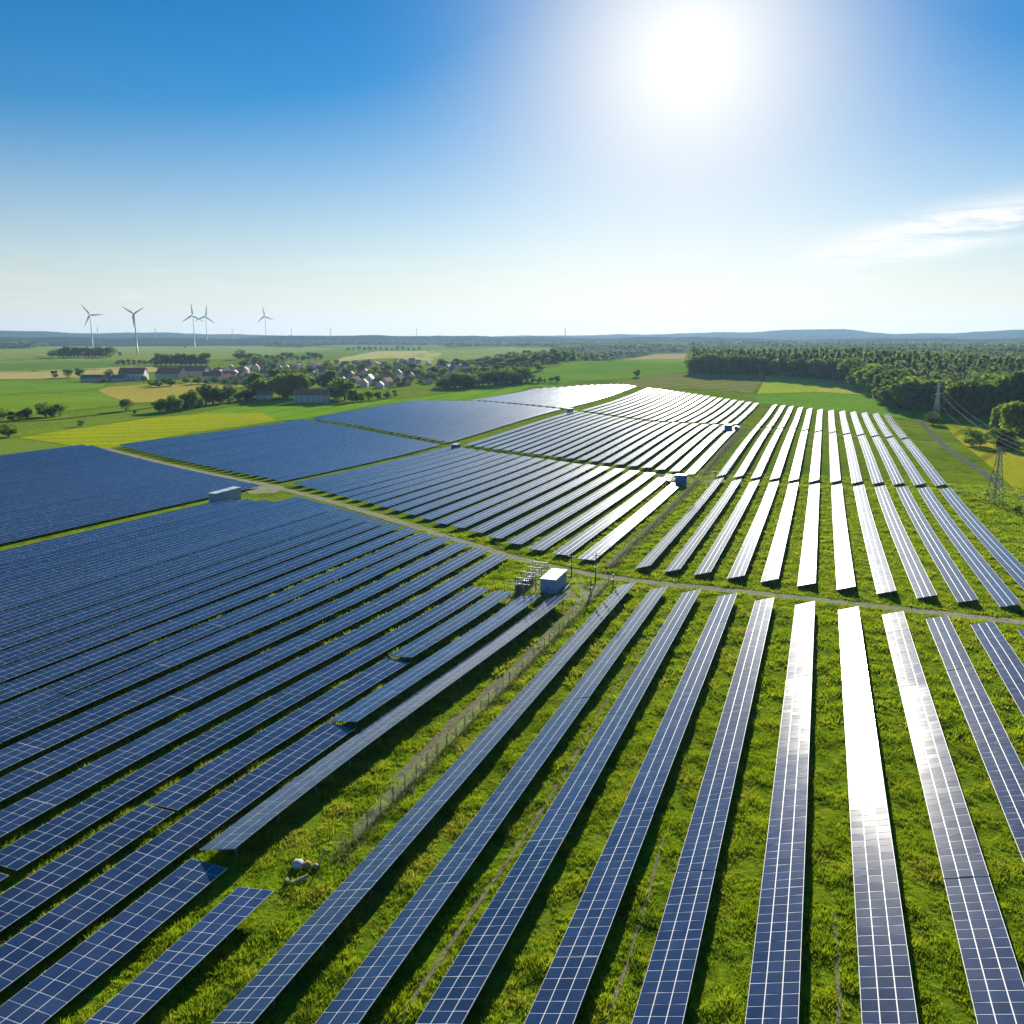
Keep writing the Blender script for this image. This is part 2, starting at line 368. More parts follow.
def drape(name, poly, mat, off, step, kind='structure', dens=None):
    """flat sheet following the terrain inside a world-space polygon"""
    pts = []
    n = len(poly)
    for i in range(n):
        a, b = np.array(poly[i]), np.array(poly[(i + 1) % n]); d = np.linalg.norm(b - a); k = max(1, int(d / step))
        for t in range(k): pts.append(tuple(a + (b - a) * t / k))
    nb = len(pts)
    P_ = np.array(pts); lo, hi = P_.min(0), P_.max(0)
    gx = np.arange(lo[0] + step / 2, hi[0], step); gy = np.arange(lo[1] + step / 2, hi[1], step)
    if len(gx) * len(gy) < 60000:
        for y in gy:
            for x in gx: pts.append((x, y))
    r = delaunay_2d_cdt([Vector(p) for p in pts], [], [list(range(nb))], 1, 1e-4)
    vs_, fs_ = r[0], r[2]
    A = np.array([(v.x, v.y) for v in vs_]); Z = T(A[:, 0], A[:, 1]) + off
    me = bpy.data.meshes.new(name)
    fs2 = []
    for f in fs_:
        if len(f) == 3:
            a, b, c = (A[i] for i in f)
            if (b[0] - a[0]) * (c[1] - a[1]) - (b[1] - a[1]) * (c[0] - a[0]) < 0: f = f[::-1]
        fs2.append(list(f))
    me.from_pydata([(A[i, 0], A[i, 1], Z[i]) for i in range(len(A))], [], fs2); me.materials.append(mat); me.update()
    me.polygons.foreach_set('use_smooth', [True] * len(fs2))
    o = link_mesh(name, me)
    if kind: tag(o, kind=kind)
    return o
def pp(pl): return [P(*q) for q in pl]
def ribbon(name, cl, width, mat, off, kind='structure', wob=0.0):
    """road along a centre line (world xy), following the ground, with a slightly ragged edge"""
    pts = [np.array(c) for c in cl]; dens = []
    for i in range(len(pts) - 1):
        p0 = pts[max(i - 1, 0)]; p1 = pts[i]; p2 = pts[i + 1]; p3 = pts[min(i + 2, len(pts) - 1)]
        k = max(2, int(np.linalg.norm(p2 - p1) / 3))
        for t in np.arange(k) / k:
            dens.append(.5 * ((2 * p1) + (-p0 + p2) * t + (2 * p0 - 5 * p1 + 4 * p2 - p3) * t * t + (-p0 + 3 * p1 - 3 * p2 + p3) * t ** 3))
    dens.append(pts[-1]); D = np.array(dens)
    tg = np.gradient(D, axis=0); tg /= np.linalg.norm(tg, axis=1)[:, None]; nr = np.stack([-tg[:, 1], tg[:, 0]], -1)
    vs_, fs_ = [], []
    for i in range(len(D)):
        for s in (-1, -.5, 0, .5, 1):
            wd = width / 2 * (1 + (wob * rnd.uniform(-1, 1) if abs(s) == 1 else 0))
            q = D[i] + nr[i] * s * wd; vs_.append((q[0], q[1], Tz(*q) + off))
    for i in range(len(D) - 1):
        for k in range(4): a = i * 5 + k; fs_.append((a + 1, a, a + 5, a + 6))
    me = bpy.data.meshes.new(name); me.from_pydata(vs_, [], fs_); me.materials.append(mat); me.polygons.foreach_set('use_smooth', [True] * len(fs_)); me.update()
    o = link_mesh(name, me)
    return tag(o, kind=kind) if kind else o

# fields beyond the array (outlines found on the ground)
FIELDS = [
 ('field', [(-60, 352), (60, 347), (215, 344.5), (300, 346), (335, 349), (250, 358), (160, 362.5), (60, 363), (-60, 363)], (.15, .20, .045), (.20, .25, .07), (.5, 60, .3)),
 ('field', [(-60, 359), (100, 359.5), (138, 364), (92, 370.5), (-60, 373)], (.085, .16, .03), (.10, .18, .04), None),
 ('stubble_field', [(-60, 373), (90, 368.5), (150, 366), (165, 371), (100, 378), (-60, 380)], (.36, .26, .12), (.44, .32, .16), None),
 ('field', [(-60, 381), (60, 381), (104, 384), (106, 389), (60, 392), (-60, 399)], (.10, .20, .02), (.13, .24, .03), (.4, 40, .25)),
 ('field', [(-60, 400), (60, 393), (100, 391), (128, 404), (60, 412), (-60, 424)], (.12, .22, .015), (.15, .25, .02), (1.0, 22, .3)),
 ('ripe_field', [(98, 390.5), (108, 387), (150, 384), (205, 383), (250, 386), (200, 395), (160, 402), (128, 403)], (.28, .26, .05), (.34, .27, .08), None),
 ('field', [(-60, 428), (130, 406), (250, 402), (240, 404), (150, 417), (20, 437), (-60, 441)], (.10, .17, .02), (.14, .20, .025), None),
 ('rape_field', [(18, 438), (60, 431), (150, 418), (225, 412), (262, 412.5), (278, 421), (190, 433), (110, 448), (90, 449)], (.20, .26, .008), (.28, .31, .012), (1.25, 24, .2)),
 ('field', [(190, 414), (262, 401), (345, 403), (420, 398), (500, 383), (560, 383), (560, 387.5), (535, 387), (470, 400), (405, 401), (300, 419.5), (278, 421), (262, 412.5)], (.11, .24, .012), (.15, .27, .02), (.2, 30, .15)),
 ('field', [(-60, 442), (18, 439), (90, 449), (-60, 467)], (.12, .19, .03), (.15, .21, .04), None),
 ('stubble_field', [(322, 364), (345, 357), (375, 351.5), (425, 350.5), (442, 353), (430, 361), (395, 358), (350, 361)], (.46, .29, .11), (.52, .36, .16), None),
 ('field', [(430, 350.5), (512, 347.5), (560, 349), (530, 360), (475, 366), (410, 364), (395, 359)], (.15, .22, .05), (.20, .26, .06), (.9, 50, .3)),
 ('field', [(500, 375), (560, 366), (620, 360), (684, 359), (690, 371), (640, 378), (560, 382.5), (500, 383)], (.10, .21, .02), (.14, .24, .025), None),
 ('stubble_field', [(622, 359.5), (655, 354.5), (687, 354), (684, 359)], (.30, .22, .12), (.34, .25, .14), None),
 ('ploughed_field', [(585, 387.5), (625, 381), (665, 374.5), (700, 373.5), (765, 375), (752, 393), (700, 389)], (.145, .165, .055), (.18, .19, .07), (.8, 26, .2)),
 ('field', [(766, 375), (816, 379), (819, 392), (757, 394)], (.24, .32, .03), (.27, .35, .04), None),
 ('ripe_field', [(815, 379), (856, 382), (884, 398), (860, 394.5), (819, 392)], (.40, .34, .05), (.44, .36, .08), None),
 ('field', [(752, 395), (819, 392.5), (870, 395.5), (906, 410), (1100, 418), (1100, 421), (922, 421), (760, 403)], (.10, .22, .02), (.13, .25, .025), None),
 ('ripe_field', [(945, 424), (1100, 424), (1100, 560), (1024, 498), (985, 462), (955, 437)], (.24, .27, .015), (.32, .28, .03), (.65, 34, .25)),
]
for i, (nm, pl, c1, c2, ln) in enumerate(FIELDS):
    w_ = pp(pl); dist = min(math.hypot(*q) for q in w_)
    drape(nm, w_, field_mat(nm + '_cover', c1, c2, .01, .35 if dist > 500 else .6, ln, .4), .05 + .00012 * dist + .02 * (i % 3), max(10, dist / 35))

# wooded hills at the skyline, each with its own depth
def ridge(name, r0, r1, prof, az0, az1, na, nr, rough, seed):
    rg = np.random.default_rng(seed)
    azs = np.linspace(rad(az0), rad(az1), na); rs = np.linspace(r0, r1, nr)
    ph = rg.uniform(0, 6.28, 12)
    A, R = np.meshgrid(azs, rs)
    t = (R - r0) / (r1 - r0); shape = np.sin(np.clip(t * 1.25, 0, 1) * math.pi / 2) ** .9
    pxs = 512 + FPX * cp * np.tan(A)
    top = np.interp(pxs, [p[0] for p in prof], [p[1] for p in prof])
    zt = CAMZ + (335 - top) / FPX * r1
    base = -25
    n_ = sum(np.sin(A * (60 * 1.7 ** k) + ph[k]) * .5 ** k for k in range(6)) * rough + rg.normal(0, rough * .35, A.shape)
    Z = base + (zt - base) * shape + n_ * shape
    X, Y = R * np.sin(A), R * np.cos(A)
    V = np.stack([X, Y, Z], -1).reshape(-1, 3)
    i = np.arange(na - 1); j = np.arange(nr - 1); I, J = np.meshgrid(i, j); a = (J * na + I).ravel()
    F = np.stack([a, a + na, a + na + 1, a + 1], -1)[:, ::-1]
    o = link_mesh(name, np_mesh(name, V, F.ravel(), np.arange(len(F)) * 4, [M['hill']], smooth=True)); return tag(o, kind='structure')
ridge('hills', 8500, 11500, [(-200, 331), (0, 331), (40, 332), (110, 333.5), (180, 333), (260, 335), (420, 337), (560, 335.5), (640, 334.5), (700, 333), (740, 332.5), (760, 331), (830, 330), (880, 334.5), (930, 333.5), (990, 331), (1024, 331), (1300, 331)], -42, 42, 700, 26, 4.0, 3)
ridge('hills', 5200, 7200, [(-200, 336), (0, 336.5), (150, 337.5), (250, 338), (300, 335.5), (420, 335.8), (512, 336.5), (600, 338), (690, 336.5), (730, 338), (800, 339.5), (870, 337.5), (960, 338.5), (1024, 336.5), (1300, 336)], -42, 42, 900, 22, 3.0, 5)

# tracks and roads
C1uv = [(372, -400), (336, -331), (277, -202), (231, -122), (199, -70), (190, -44), (189, -1), (187, 41), (187, 80), (190, 130)]
C2uv = [(545, -370), (505, -300), (435, -188), (388, -101), (365, -51), (365, -6), (371, 38), (374, 62)]
C3uv = [(716, -365), (729, -295), (676, -194), (602, -110), (589, -50), (563, 10), (548, 56), (545, 75)]
C4uv = [(745, -365), (905, -330), (985, -260), (997, -219), (905, -135), (804, -52), (748, 0), (712, 56), (700, 80)]
def cross(cu, v): return float(np.interp(v, [q[1] for q in cu], [q[0] for q in cu]))
ribbon('gravel_track', [xy_of(*q) for q in C1uv], 4.0, M['gravel'], .06, wob=.12)
ribbon('grass_path', [xy_of(q[0], q[1]) for q in C2uv[3:]], 2.6, M['gravel'], .07, wob=.2)
ribbon('grass_path', [xy_of(q[0], q[1]) for q in C3uv[3:]], 2.6, M['gravel'], .07, wob=.2)
ribbon('farm_road', pp([(912, 414), (922, 424), (935, 437), (952, 452), (975, 467), (1000, 485), (1030, 502), (1090, 545)]), 3.6, M['asphalt'], .12, wob=.05)
ribbon('farm_road', pp([(770, 401), (815, 406), (870, 411), (905, 414), (925, 418)]), 3.5, M['asphalt'], .16, wob=.05)
ribbon('dirt_track', [xy_of(u, -45.2 + .25 * math.sin(u / 9)) for u in range(79, 172, 8)], 1.25, M['dirt'], .06, wob=.45)
ribbon('dirt_track', [xy_of(u, -12.4 + .25 * math.sin(u / 8)) for u in range(38, 92, 9)], .3, M['dirt'], .05, wob=.5)
ribbon('dirt_track', [xy_of(u, 4.4 + .25 * math.sin(u / 8)) for u in range(40, 80, 9)], .3, M['dirt'], .05, wob=.5)
ribbon('dirt_track', [xy_of(u, -26.9 + .3 * math.sin(u / 11)) for u in range(48, 178, 10)], .4, M['dirt'], .05, wob=.4)
drape('gravel_pad', pp([(494, 592), (531, 569), (552, 571), (590, 581), (606, 582), (590, 603), (540, 605), (505, 604)]), M['gravel'], .09, 4)
drape('gravel_pad', pp([(238, 488), (262, 482), (285, 487), (276, 493), (250, 494)]), M['gravel'], .09, 4)
drape('gravel_pad', pp([(655, 478), (700, 470), (740, 476), (725, 482), (690, 484)]), M['gravel'], .1, 4)
# dark grassy ditch on the left
ribbon('ditch', pp([(-50, 424), (40, 421), (90, 416), (130, 411), (165, 406)]), 5, field_mat('ditch_grass', (.035, .06, .01), (.05, .08, .012), .1, .5), .35)

# ------------------------------------------------------------------ solar tables
MOD = 1.33
def VD(u, v):
    """the near left rows bend gently towards the fence"""
    if not (-125 < v < -50): return v + 0 * np.asarray(u, float)
    q = np.clip((np.asarray(u, float) - 60) / 105, 0, 1); q = q * q * (3 - 2 * q)
    return v + 4.8 * q * min(1, (v + 125) / 45)
def row_mesh(u0, u1, v, base, tilt, hc, name='panel_table', u_seed=0, droop=0.0):
    """modules three across from u0 to u1; each module its own pane in a white frame, following the ground"""
    MOD = 1.46 if v < -50 else 1.33
    n = max(2, int(round((u1 - u0) / MOD))); st = np.linspace(u0, u1, n + 1)
    vv = VD(st, v) if u0 < cross(C1uv, v) else np.full_like(st, v); x, y = xy_of(st, vv); z = T(x, y) + hc
    tl = tilt if np.ndim(tilt) else np.full(n + 1, tilt)
    W = MOD * 3
    def pt(i, s, dz):   # station index array, cross offset, normal offset
        t = tl[i]; dv = s * np.cos(t) - dz * np.sin(t); zz = z[i] + s * np.sin(t) + dz * np.cos(t)
        return np.stack([x[i] + dv * CA - base[0], y[i] - dv * SA - base[1], zz - base[2]], -1)
    V, F, MI, UV = [], [], [], []
    idx = np.arange(n + 1)
    ring = [pt(idx, -W / 2, 0), pt(idx, W / 2, 0), pt(idx, W / 2, -.07), pt(idx, -W / 2, -.07)]
    V = np.stack(ring, 1).reshape(-1, 3)     # index = i*4+k
    i = np.arange(n)
    for k, mi in ((0, 1), (1, 1), (2, 2), (3, 1)):
        a = i * 4 + k; b = i * 4 + (k + 1) % 4
        F.append(np.stack([a, b, b + 4, a + 4], -1)); MI.append(np.full(n, mi))
    F.append(np.array([[3, 2, 1, 0], [n * 4, n * 4 + 1, n * 4 + 2, n * 4 + 3]])); MI.append(np.array([1, 1]))
    # panes
    rg = np.random.default_rng(int(abs(u0 * 7 + v * 13)) + u_seed)
    nb = len(V); g_ = .05 / MOD
    panes = []
    for c in range(3):
        s0 = -W / 2 + MOD * (c + g_ * .9); s1 = -W / 2 + MOD * (c + 1 - g_ * .9)
        A0 = pt(i, s0, .017); A1 = pt(i, s1, .017); B0 = pt(i + 1, s0, .017); B1 = pt(i + 1, s1, .017)
        j1 = np.clip(rg.normal(0, .006, n), -.011, .011); j2 = np.clip(rg.normal(0, .006, n), -.011, .011)
        fa, fb = g_, 1 - g_
        q = [A0 + (B0 - A0) * fa, A1 + (B1 - A1) * fa, A1 + (B1 - A1) * fb, A0 + (B0 - A0) * fb]
        for qq, s_ in zip(q, (-j1 - j2, j1 - j2, j1 + j2, -j1 + j2)): qq[:, 2] += s_ * .5
        panes.append(np.stack(q, 1))
    PV = np.concatenate(panes, 0); m_ = len(PV)
    V = np.concatenate([V, PV.reshape(-1, 3)], 0)
    F.append((np.arange(m_ * 4) + nb).reshape(-1, 4)); MI.append(np.zeros(m_, int))
    F = np.concatenate(F, 0); MI = np.concatenate(MI)
    uvs = np.tile(np.array([[0, 0], [1, 0], [1, 1], [0, 1]], float), (len(F), 1))
    return np_mesh(name, V, F.ravel(), np.arange(len(F)) * 4, [M['glass'], M['alu'], M['back']], MI, uvs)
def frame_mb(mb, u0, u1, v, base, tilt, hc, posts=True, beam=True):
    W = MOD * 3; step = 6.0; us = np.arange(u0 + 1.2, u1 - .6, step)
    v00 = v
    for u in us:
        v = float(VD(u, v00)) if u0 < cross(C1uv, v00) else v00
        x, y = xy_of(u, v); zg = Tz(x, y)
        if posts:
            for s in ((-1.1, 1.1)):
                px_, py_ = xy_of(u, v + s)
                z1 = zg + hc + math.tan(tilt) * s - .1
                mb.box(px_ - base[0] - .06, px_ - base[0] + .06, py_ - base[1] - .06, py_ - base[1] + .06, Tz(px_, py_) - .2 - base[2], z1 - base[2])
    if beam:
        for s in (-1.1, 1.1):
            pts = []
            for u in np.linspace(u0 + .3, u1 - .3, max(2, int((u1 - u0) / 12) + 1)):
                v = float(VD(u, v00)) if u0 < cross(C1uv, v00) else v00
                x, y = xy_of(u, v + s * math.cos(tilt)); xc, yc = xy_of(u, v)
                pts.append((x - base[0], y - base[1], Tz(xc, yc) + hc + math.sin(tilt) * s - .16 - base[2]))
            mb.tube(pts, .06, 4)
def solar_row(v, u0, u1, tilt, hc, label, group, near=False, cuts=None, sect=None, du=0.0):
    u0 += 0; u1 += 0
    um = u0; bx, by = xy_of(um, v); base = (bx, by, Tz(bx, by))
    hc += rnd.uniform(-.08, .08) + (.22 if v < -50 else 0); tilt = tilt + rad(rnd.uniform(-.8, .8))
    t = thing('solar_panel_row', label, 'solar panels', base, 0, group)
    secs = sect if sect else None
    if secs is None:
        if near:
            secs = []; u = u0; k = 0
            while u < u1 - 6:
                e = min(u1, u + MOD * rnd.choice([18, 22, 26, 30]));
                if u1 - e < 12: e = u1
                secs.append((u, e, tilt + rad(rnd.uniform(-.9, .9)), hc + rnd.uniform(-.05, .05))); u = e + .12
        else: secs = [(u0, u1, tilt, hc)]
    for (a, b, tt, hh) in secs:
        link_mesh('panel_table', row_mesh(a, b, v, base, tt, hh), t)
        mb = MB(); frame_mb(mb, a, b, v, base, float(np.mean(tt)), hh, posts=not near); mb.build('support_frame', M['steel'], t)
        if near:
            for u in np.arange(a + 1.5, b - .5, 7.0):
                for s in (-1.1, 1.1):
                    v_ = float(VD(u, v)); px_, py_ = xy_of(u, v_ + s); z1 = Tz(*xy_of(u, v_)) + hh + math.tan(float(np.mean(tt))) * s - .1
                    m2 = MB(); m2.box(px_ - bx - .06, px_ - bx + .06, py_ - by - .06, py_ - by + .06, Tz(px_, py_) - .2 - base[2], z1 - base[2]); m2.build('post', M['steel'], t)
    return t
def tilt_far(v): return float(np.interp(v, [-200, -52], [rad(-3), rad(5)]))
def tilt_left(v):      # rows left of the fence lean the other way, more so farther out
    return float(np.interp(v, [-360, -200, -110, -75, -55], [rad(-13), rad(-11), rad(-6), rad(-1.5), rad(0)]))
LOW = 1.25
def hcen(t): return .62 + MOD * 1.5 * abs(math.sin(t)) + (.35 if abs(t) < rad(5) else 0)
# --- near right field
RV = [-38.1, -30.9, -23.7, -16.0, -8.4, -.3, 8.1, 16.4, 24.4, 32.3, 40.2, 48.1, 56.0]
RT = rad(17)
def zlabel(side, n, where): return f'{ordw(n)} panel row {side} of the {where}'
for i, v in enumerate(RV):
    u1 = cross(C1uv, v) - 8.5
    extra = {6: 'glaring white where the sun strikes, ', 7: 'partly glaring, '}.get(i, '')
    solar_row(v, 36 if i else 32, u1, RT, hcen(RT), f'{extra}{ordw(i + 1)} row right of the fence in the nearest field', 'panel rows in the near right field', near=True)
# --- short row at the fence's end
solar_row(-46.5, 30, 58.2, rad(8), 1.35, 'short row of blue panels ending in grass below the fence end', 'panel rows in the near left field', near=True)
# --- near left field
LV = [-53.6] + [-59.5 - 6.45 * i for i in range(21)]
for i, v in enumerate(LV):
    t = tilt_left(v); h = hcen(t); u0 = max(24, .76 * abs(v) - 26); u1 = cross(C1uv, v) - 7
    if i < 4: u1 = [164, 163, 163.5, 166][i]
    if v < -170: u1 = min(u1, 238 + (v + 190) * .2)
    lab = f'{ordw(i + 1)} row left of the dirt track in the near left field'
    sect = None
    near = i < 9
    if i == 0: sect = [(u0, 60.3, rad(-1), 1.05), (61.6, u1, rad(15), 1.85)]; lab = 'twisted pale grey row leaning steeply, just left of the dirt track'
    if i == 1: sect = [(u0, 93, rad(-2), 1.1), (93.4, u1, rad(7), 1.55)]; lab = 'second row left of the dirt track, its far half lifted and paler'
    if i == 2: sect = [(u0, 67, t, h), (67.5, 119, t, h), (119.4, u1, rad(4), 1.45)]; lab = 'third row left of the dirt track, broken into stepped sections'
    if i == 3: sect = [(u0, 52.0, t, h), (52.9, 100, t, h), (100.2, u1, t, h + .05)]
    if sect:
        sect2 = []
        for (a, b, tt, hh) in sect:
            n_ = max(1, int((b - a) / 40)); e = np.linspace(a, b, n_ + 1)
            for q in range(n_): sect2.append((e[q], e[q + 1] - (.1 if q < n_ - 1 else 0), tt + rad(rnd.uniform(-.6, .6)), hh))
        sect = sect2
    solar_row(v, u0, u1, t, h, lab, 'panel rows in the near left field', near=near, sect=sect)
# --- far left field
for i in range(26):
    v = -203.5 - 6.45 * i; t = tilt_left(v); u0 = .76 * abs(v) - 30; u1 = cross(C1uv, v) - 6
    if v < -345: u1 = min(u1, 346 + (v + 364) * 2)
    if u1 - u0 < 15: continue
    solar_row(v, u0, u1, t, hcen(t), f'{ordw(i + 1)} row beyond the long white container in the deep blue field at far left', 'panel rows in the far left field')
# --- middle and far fields: (name, v list, lower line, upper line, label, group)
def vs_from(v0, v1, p): return list(np.arange(v0, v1, -p))
BL = [
 (vs_from(-53.0, -190, 7.6), C1uv, C2uv, 'row left of the fence in the middle field behind the transformer station', 'panel rows in the middle field'),
 (vs_from(-204.5, -350, 6.6), C1uv, C2uv, 'row from its right edge in the blue field above the track crossing', 'panel rows in the left middle field'),
 (vs_from(-52.0, -190, 7.0), C2uv, C3uv, 'row left of the fence in the field behind the small blue cabinet', 'panel rows in the upper middle field'),
 (vs_from(-204.0, -355, 7.0), C2uv, C3uv, 'row from the right in the silvery field below the village meadow', 'panel rows in the upper left field'),
 (vs_from(-55.0, -188, 7.4), C3uv, C4uv, 'row left of the fence in the farthest white field', 'panel rows in the farthest middle field'),
 (vs_from(-203.0, -306, 7.2), C3uv, C4uv, 'row from the right in the farthest silvery field at top left', 'panel rows in the farthest left field'),
 (RV[:-1], C1uv, C2uv, 'row right of the fence between the gravel track and the first path', 'panel rows in the right middle field'),
 ([v - .3 for v in RV[:-1]], C2uv, C3uv, 'row right of the fence between the two narrow grass paths', 'panel rows in the upper right field'),
 ([v - .3 for v in RV[:-1]], C3uv, C4uv, 'short row right of the fence below the green field and farm road', 'panel rows in the farthest right field'),
]
for bi, (vsl, lo, up, lab, grp) in enumerate(BL):
    for i, v in enumerate(vsl):
        right = v > -45; t = RT if right else tilt_left(v)
        if bi in (2, 4): t = tilt_far(v)
        m0, m1 = (8.0, 6.0) if bi in (0, 1, 6) else (5.0, 5.0)
        if right and bi == 6: m0, m1 = 8.5, 4.0
        if right and bi > 6: m0, m1 = 4.5, 3.5
        u0 = cross(lo, v) + m0; u1 = cross(up, v) - m1
        if bi == 0 and i < 2: u1 -= [16, 8][i]
        if u1 - u0 < 12: continue
        solar_row(v, u0, u1, t, hcen(t), f'{ordw(i + 1)} {lab}', grp)

# ------------------------------------------------------------------ fences
def chain_fence(u0, u1, v, label, h=2.0, sp=3.0, near=True):
    bx, by = xy_of(u0, v); base = (bx, by, Tz(bx, by)); t = thing('wire_fence', label, 'fence', base, 0, 'wire fences along the panel fields')
    us = np.arange(u0, u1 + .1, sp)
    for u in us[::1 if near else 2]:
        x, y = xy_of(u, v); z = Tz(x, y) - base[2]; mb = MB(); mb.tube([(x - bx, y - by, z - .2), (x - bx, y - by, z + h + .1)], .045, 5); mb.build('post', M['steel'], t)
    mb = MB(); r = .008 if near else .014
    for q in np.arange(.15, h + .01, .22 if near else .35):
        pts = [(xy_of(u, v)[0] - bx, xy_of(u, v)[1] - by, Tz(*xy_of(u, v)) - base[2] + q) for u in us]; mb.tube(pts, r, 3, cap=False)
    for u in np.arange(u0, u1, .35 if near else .7):
        x, y = xy_of(u, v); z = Tz(x, y) - base[2]; mb.tube([(x - bx, y - by, z + .1), (x - bx, y - by, z + h)], r, 3, cap=False)
    mb.build('wire_mesh', M['steel'], t)
chain_fence(70, 186, -43.1, 'grey wire mesh fence along the dirt track in the near field')
chain_fence(197, 358, -46.5, 'grey wire fence running between the middle fields', near=False)
chain_fence(372, 580, -46.5, 'faint wire fence running between the upper fields', near=False)

# ------------------------------------------------------------------ stations, cabinets, poles
def at_uv(u, v): x, y = xy_of(u, v); return (x, y, Tz(x, y))
ROWR = -AX      # rotation that turns +Y onto the row axis
def container(u, v, Lh, Wd, H, label, body, roof, doors=True, name='container', cat='container', seams=True):
    t = thing(name, label, cat, at_uv(u, v), ROWR)
    mb = MB(); mb.box(-Wd / 2 - .1, Wd / 2 + .1, -Lh / 2 - .1, Lh / 2 + .1, -.5, .22); mb.build('base_slab', M['concrete'], t)
    mb = MB(); mb.box(-Wd / 2, Wd / 2, -Lh / 2, Lh / 2, .223, H)
    n = int(Lh / .5)
    for k in range(n):
        y = -Lh / 2 + .25 + k * Lh / n
        for s in (-1, 1):
            mb.box(*sorted((s * Wd / 2, s * (Wd / 2 + .04))), y - .1, y + .1, .35, H - .15)
    for k in range(int(Wd / .5)):
        x = -Wd / 2 + .25 + k * .5
    mb.build('wall', body, t)
    mb = MB(); mb.box(-Wd / 2 - .12, Wd / 2 + .12, -Lh / 2 - .12, Lh / 2 + .12, H + .003, H + .16)
    mb.build('roof', roof, t)
    rf = t.children[-1]
    if seams:
        for k in range(1, 3):
            y = -Lh / 2 + k * Lh / 3; mb = MB(); mb.box(-Wd / 2 - .14, Wd / 2 + .14, y - .06, y + .06, H + .163, H + .22); mb.build('roof_seam', M['steel'], rf)
    if doors:
        for s in (-1, 1):
            mb = MB(); mb.box(s * Wd / 4 - Wd / 4 + .06, s * Wd / 4 + Wd / 4 - .06, -Lh / 2 - .05, -Lh / 2 - .003, .35, H - .2); d = mb.build('door', body, t)
            mb = MB(); mb.box(s * .15 - .03, s * .15 + .03, -Lh / 2 - .1, -Lh / 2 - .053, H * .45, H * .55); mb.build('handle', M['dark_steel'], d)
        for k in range(3):
            y = -Lh / 4 + k * Lh / 4; mb = MB()
            for q in range(5): mb.box(Wd / 2 + .042, Wd / 2 + .07, y - .35, y + .35, H * .55 + q * .13, H * .55 + q * .13 + .08)
            mb.build('vent_grille', M['steel'], t)
    return t
def uvp(px, py): return uv_of(*P(px, py))
u_, v_ = uvp(551, 592)
container(u_ + 2, v_, 8.6, 3.4, 3.5, 'pale blue transformer station with white roof beside the gravel track', M['blue_paint'], M['white_paint'], name='transformer_station', cat='transformer station')
u_, v_ = uvp(226, 502)
container(u_ + 1, v_ - 1, 13.5, 3.0, 3.9, 'long white container on the grass strip below the track crossing', M['blue_paint'], M['white_paint'])
def cabinet(px, py, Lh, Wd, H, label, body, roof): 
    u, v = uvp(px, py); return container(u, v, Lh, Wd, H, label, body, roof, name='inverter_cabinet', cat='cabinet', seams=False)
cabinet(681, 485, 3.8, 4.0, 4.2, 'deep blue inverter cabinet with white roof beside the middle path', M['deep_blue'], M['white_paint'])
cabinet(456, 449.5, 5.5, 3.2, 2.9, 'small blue cabinet on the grass strip between silvery fields', M['deep_blue'], M['blue_paint'])
cabinet(570, 413, 4.5, 4.2, 3.6, 'pale cabinet on the strip below the farthest silvery field', M['blue_paint'], M['white_paint'])
cabinet(728, 431, 5.0, 4.5, 4.0, 'small blue cabinet at the far end of the fence', M['deep_blue'], M['white_paint'])
cabinet(736, 431, 2.2, 2.0, 3.0, 'little grey cabinet right of the far blue cabinet', M['steel'], M['white_paint'])

def transformer(u, v, label, sc=1.0):
    t = thing('power_transformer', label, 'transformer', at_uv(u, v), ROWR, 'outdoor transformers', sc)
    mb = MB(); mb.box(-.9, .9, -.6, .6, -.3, .2); mb.build('plinth', M['concrete'], t)
    mb = MB(); mb.box(-.7, .7, -.45, .45, .203, 1.7); mb.build('tank', M['steel'], t)
    for s in (-1, 1):
        mb = MB()
        for k in range(7): mb.box(-.6 + k * .2 - .03, -.6 + k * .2 + .03, *sorted((s * .453, s * .8)), .35, 1.55)
        mb.build('radiator', M['steel'], t)
    for k in range(3):
        mb = MB(); x = -.45 + k * .45; pts = [(x, 0, 1.7)]; rr = [.07]
        for q in range(6): pts += [(x, 0, 1.78 + q * .12), (x, 0, 1.84 + q * .12)]; rr += [.13, .07]
        mb.tube(pts, rr, 8); mb.build('bushing', M['ceramic'], t)
    return t
def gantry(u, v, label, wd=4.0, h=5.0):
    t = thing('switchgear_gantry', label, 'switchgear', at_uv(u, v), ROWR, 'steel switchgear gantries')
    for s in (-1, 1):
        mb = MB(); mb.tube([(s * wd / 2, 0, -.3), (s * wd / 2, 0, h)], [.13, .09], 6); mb.build('post', M['steel'], t)
    mb = MB(); mb.box(-wd / 2 - .3, wd / 2 + .3, -.08, .08, h - .5, h - .34); mb.box(-wd / 2 - .3, wd / 2 + .3, -.08, .08, h * .55, h * .55 + .14); mb.build('crossbeam', M['steel'], t)
    for k in range(3):
        x = -wd / 3 + k * wd / 3; pts, rr = [], []
        for q in range(7): pts += [(x, 0, h - .5 - q * .16), (x, 0, h - .58 - q * .16)]; rr += [.05, .12]
        mb = MB(); mb.tube(pts, rr, 7); mb.build('insulator', M['ceramic'], t)
        mb = MB(); mb.tube([(x, 0, h * .55 + .14), (x, 0, h * .55 + .55)], [.14, .09], 7); mb.build('insulator', M['ceramic'], t)
    return t
u_, v_ = uvp(525, 590)
for k in range(4): gantry(u_ - 4 + k * 3.6, v_ + .8 + .15 * k, f'{ordw(k + 1)} steel switchgear gantry from the front, left of the transformer station', 3.4, 4.2 + .4 * k)
for k in range(3): transformer(u_ - 2.2 + k * 3.6, v_ - .4, f'{ordw(k + 1)} grey finned transformer from the front, left of the pale blue station', 1.1)
u_, v_ = uvp(667.5, 485.5)
